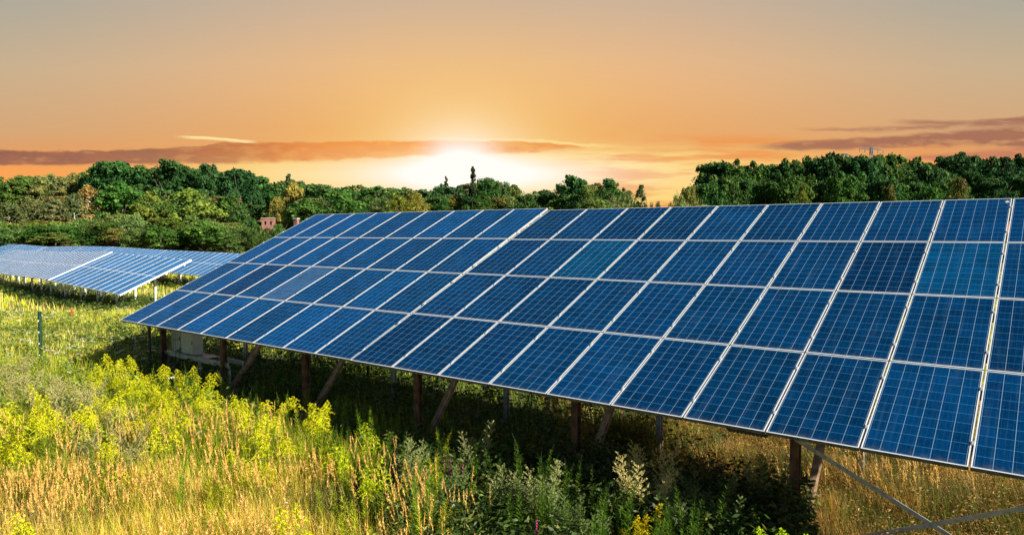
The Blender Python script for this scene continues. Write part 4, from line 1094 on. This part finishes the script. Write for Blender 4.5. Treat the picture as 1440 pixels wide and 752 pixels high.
# bright streaks low beside the sun
low = t.m('MULTIPLY', t.ramp(Hn, 128, 106), t.ramp(t.m('ABSOLUTE', t.m('SUBTRACT', Pn, 20.0)), 520, 120))
stk = t.m('MULTIPLY', low, t.ramp(t.m('ADD', N1, .5), .30, .62))
col = t.mix(t.m('MULTIPLY', stk, .95), col, lin(255, 220, 126))
rstk = t.m('MULTIPLY', t.m('MULTIPLY', t.ramp(Hn, 142, 128), t.ramp(Pn, 60, 160)), t.m('MULTIPLY', t.ramp(Pn, 700, 330), t.ramp(t.m('ADD', N1, .5), .55, .42)))
col = t.mix(t.m('MULTIPLY', rstk, .75), col, lin(238, 150, 76))
yl = t.m('MULTIPLY', t.m('MULTIPLY', t.ramp(Pn, -560, -300), t.ramp(Hn, 110, 96)), t.ramp(Pn, 0, -200))
col = t.mix(t.m('MULTIPLY', yl, .75), col, lin(253, 216, 128))
# long cloud bank left of and across the sun
Hw = t.m('ADD', Hn, t.m('ADD', t.m('MULTIPLY', N2, 9.0), t.m('MULTIPLY', N1, 7.0)))
up = t.curve(Pn, -1300, 300, [(-1300, 119), (-560, 117), (-440, 123), (-400, 129), (-100, 131), (40, 129), (105, 123), (300, 120)], 90, 140)
lw = t.curve(Pn, -1300, 300, [(-1300, 92), (-720, 95), (-560, 97), (-420, 98), (-250, 102), (-150, 108), (30, 113), (105, 122), (300, 130)], 90, 140)
band = t.m('MULTIPLY', t.ramp(t.m('SUBTRACT', up, Hw), -1.2, 2.5), t.ramp(t.m('SUBTRACT', Hw, lw), -2.0, 3.5))
bcol = t.cramp(t.m('DIVIDE', t.m('ADD', Pn, 800.0), 1000.0, clamp=True), [(0, lin(142, 96, 84)), (.30, lin(154, 101, 80)), (.40, lin(186, 112, 70)), (.52, lin(236, 138, 58)), (.66, lin(252, 160, 52)), (.9, lin(238, 146, 62)), (1.0, lin(232, 146, 74))])
bcol = t.mix(t.ramp(t.m('ADD', N2, .5), .3, .7, 0, .25), bcol, lin(214, 128, 84))
col = t.mix(t.m('MULTIPLY', band, t.ramp(t.m('ADD', n1.outputs[0], t.m('MULTIPLY', N2, .6)), .34, .50, .62, .97)), col, bcol)
# thin lit rim over the bank near the sun, and the bright wisp on the left
rim = t.m('MULTIPLY', t.ramp(t.m('ABSOLUTE', t.m('SUBTRACT', Hw, t.m('ADD', up, 1.5))), 3.2, .6), t.m('MULTIPLY', t.ramp(Pn, -160, -60), t.ramp(Pn, 170, 90)))
col = t.mix(t.m('MULTIPLY', rim, .7), col, lin(255, 226, 140))
wc = t.curve(Pn, -500, -330, [(-500, 137), (-470, 136.5), (-400, 132.5), (-355, 128), (-330, 127)], 120, 140)
wisp = t.m('MULTIPLY', t.ramp(t.m('ABSOLUTE', t.m('SUBTRACT', t.m('ADD', Hn, t.m('MULTIPLY', N2, 3.0)), wc)), 2.8, .8), t.m('MULTIPLY', t.ramp(Pn, -476, -440), t.ramp(Pn, -345, -375)))
col = t.mix(wisp, col, lin(255, 226, 160))
# cloud bars on the right
def bar(pts, half, lo_, hi_, k, colr, wob=8.0):
    global col
    c = t.curve(Pn, pts[0][0], pts[-1][0], pts, 60, 200)
    hw = t.curve(Pn, half[0][0], half[-1][0], half, 0, 30)
    hh_ = t.m('ADD', Hn, t.m('ADD', t.m('MULTIPLY', N2, wob), t.m('MULTIPLY', N1, wob * 1.3)))
    d_ = t.m('SUBTRACT', hw, t.m('ABSOLUTE', t.m('SUBTRACT', hh_, c)))
    mk = t.m('MULTIPLY', t.m('MULTIPLY', t.ramp(d_, -2.5, 4.0), t.ramp(Pn, lo_, lo_ + 70)), t.ramp(t.m('ADD', n1.outputs[0], t.m('MULTIPLY', N2, .5)), .36, .52, .45, 1.0))
    if hi_: mk = t.m('MULTIPLY', mk, t.ramp(Pn, hi_, hi_ - 50))
    col = t.mix(t.m('MULTIPLY', mk, k), col, colr)
bar([(320, 122), (450, 126), (600, 132), (740, 138), (1400, 150)], [(320, 2), (400, 6), (560, 10), (720, 15), (1400, 22)], 320, 0, .9, lin(163, 108, 88), 9)
bar([(360, 146), (480, 146), (600, 150), (720, 158), (1400, 176)], [(360, 0), (440, 2), (600, 4), (720, 7.5), (1400, 9)], 380, 0, .85, lin(176, 122, 98), 7)
bar([(500, 157), (560, 157), (640, 155), (760, 163)], [(500, 1), (540, 4.5), (600, 3), (760, 4.5)], 515, 0, .85, lin(166, 112, 92), 6)
bar([(380, 147), (430, 147), (480, 146)], [(380, .5), (430, 1.8), (480, .5)], 385, 470, .6, lin(200, 128, 88), 5)
bar([(520, 108), (620, 108), (720, 116), (1400, 120)], [(520, 1), (620, 5), (720, 8), (1400, 10)], 510, 0, .75, lin(190, 116, 98), 9)
bar([(120, 118), (200, 117), (300, 119)], [(120, 1), (200, 3.5), (300, 1)], 130, 290, .5, lin(228, 150, 84), 7)
bar([(200, 138), (330, 137), (420, 139)], [(200, 1), (330, 2.4), (420, 1)], 210, 400, .35, lin(232, 156, 92), 6)
gx3 = t.m('DIVIDE', t.m('ADD', Pn, 35.0), 300.0); gy3 = t.m('DIVIDE', t.m('SUBTRACT', Hn, 86.0), 30.0)
spread = t.m('POWER', 2.718, t.m('MULTIPLY', t.m('ADD', t.m('MULTIPLY', gx3, gx3), t.m('MULTIPLY', gy3, gy3)), -1.0))
col = t.mix(t.m('MULTIPLY', spread, t.ramp(t.m('ADD', N1, .5), .36, .60, .25, .95)), col, lin(255, 226, 156))
# sun core, burnt out to white
core = t.m('POWER', 2.718, t.m('MULTIPLY', t.m('POWER', t.m('DIVIDE', rr, 42.0), 1.3), -1.0))
gx2 = t.m('DIVIDE', t.m('ADD', Pn, 50.0), 170.0); gy2 = t.m('DIVIDE', t.m('SUBTRACT', Hn, 84.0), 22.0)
flat = t.m('POWER', 2.718, t.m('MULTIPLY', t.m('ADD', t.m('MULTIPLY', gx2, gx2), t.m('MULTIPLY', gy2, gy2)), -1.0))
cc = t.m('ADD', t.m('MULTIPLY', core, 1.15), t.m('MULTIPLY', flat, 1.05), clamp=True)
cc = t.m('MULTIPLY', cc, t.m('SUBTRACT', 1.0, t.m('MULTIPLY', band, t.ramp(t.m('ABSOLUTE', t.m('ADD', Pn, 70.0)), 20, 80, 0, .75))))
col = t.mix(cc, col, (1.1, 1.0, .93))
bg2 = t.n('ShaderNodeBackground'); t.put(bg2.inputs[0], col); bg2.inputs[1].default_value = K
# the sunset fills the sky ahead up to about 22 degrees, plain sky elsewhere
el = t.m('ARCTAN2', dZ, t.m('SQRT', t.m('ADD', t.m('MULTIPLY', dF, dF), t.m('MULTIPLY', dR, dR))))
msk = t.m('MULTIPLY', t.ramp(el, R_(27), R_(19)), t.ramp(dF, .50, .76))
ms = t.n('ShaderNodeMixShader'); t.put(ms.inputs[0], msk)
t.t.links.new(bg.outputs[0], ms.inputs[1]); t.t.links.new(bg2.outputs[0], ms.inputs[2]); t.t.links.new(ms.outputs[0], out.inputs[0])

vs = sc.view_settings; sc.display_settings.display_device = 'sRGB'
vs.view_transform = 'Standard'; vs.look = 'None'; vs.gamma = 1.0; vs.use_curve_mapping = False; vs.exposure = EXPO
sc.render.engine = 'CYCLES'
cy = sc.cycles; cy.use_denoising = True; cy.max_bounces = 6; cy.transmission_bounces = 4; cy.transparent_max_bounces = 8; cy.diffuse_bounces = 3; cy.glossy_bounces = 3
cy.caustics_reflective = False; cy.caustics_refractive = False
sc.render.resolution_x = 1024; sc.render.resolution_y = 534
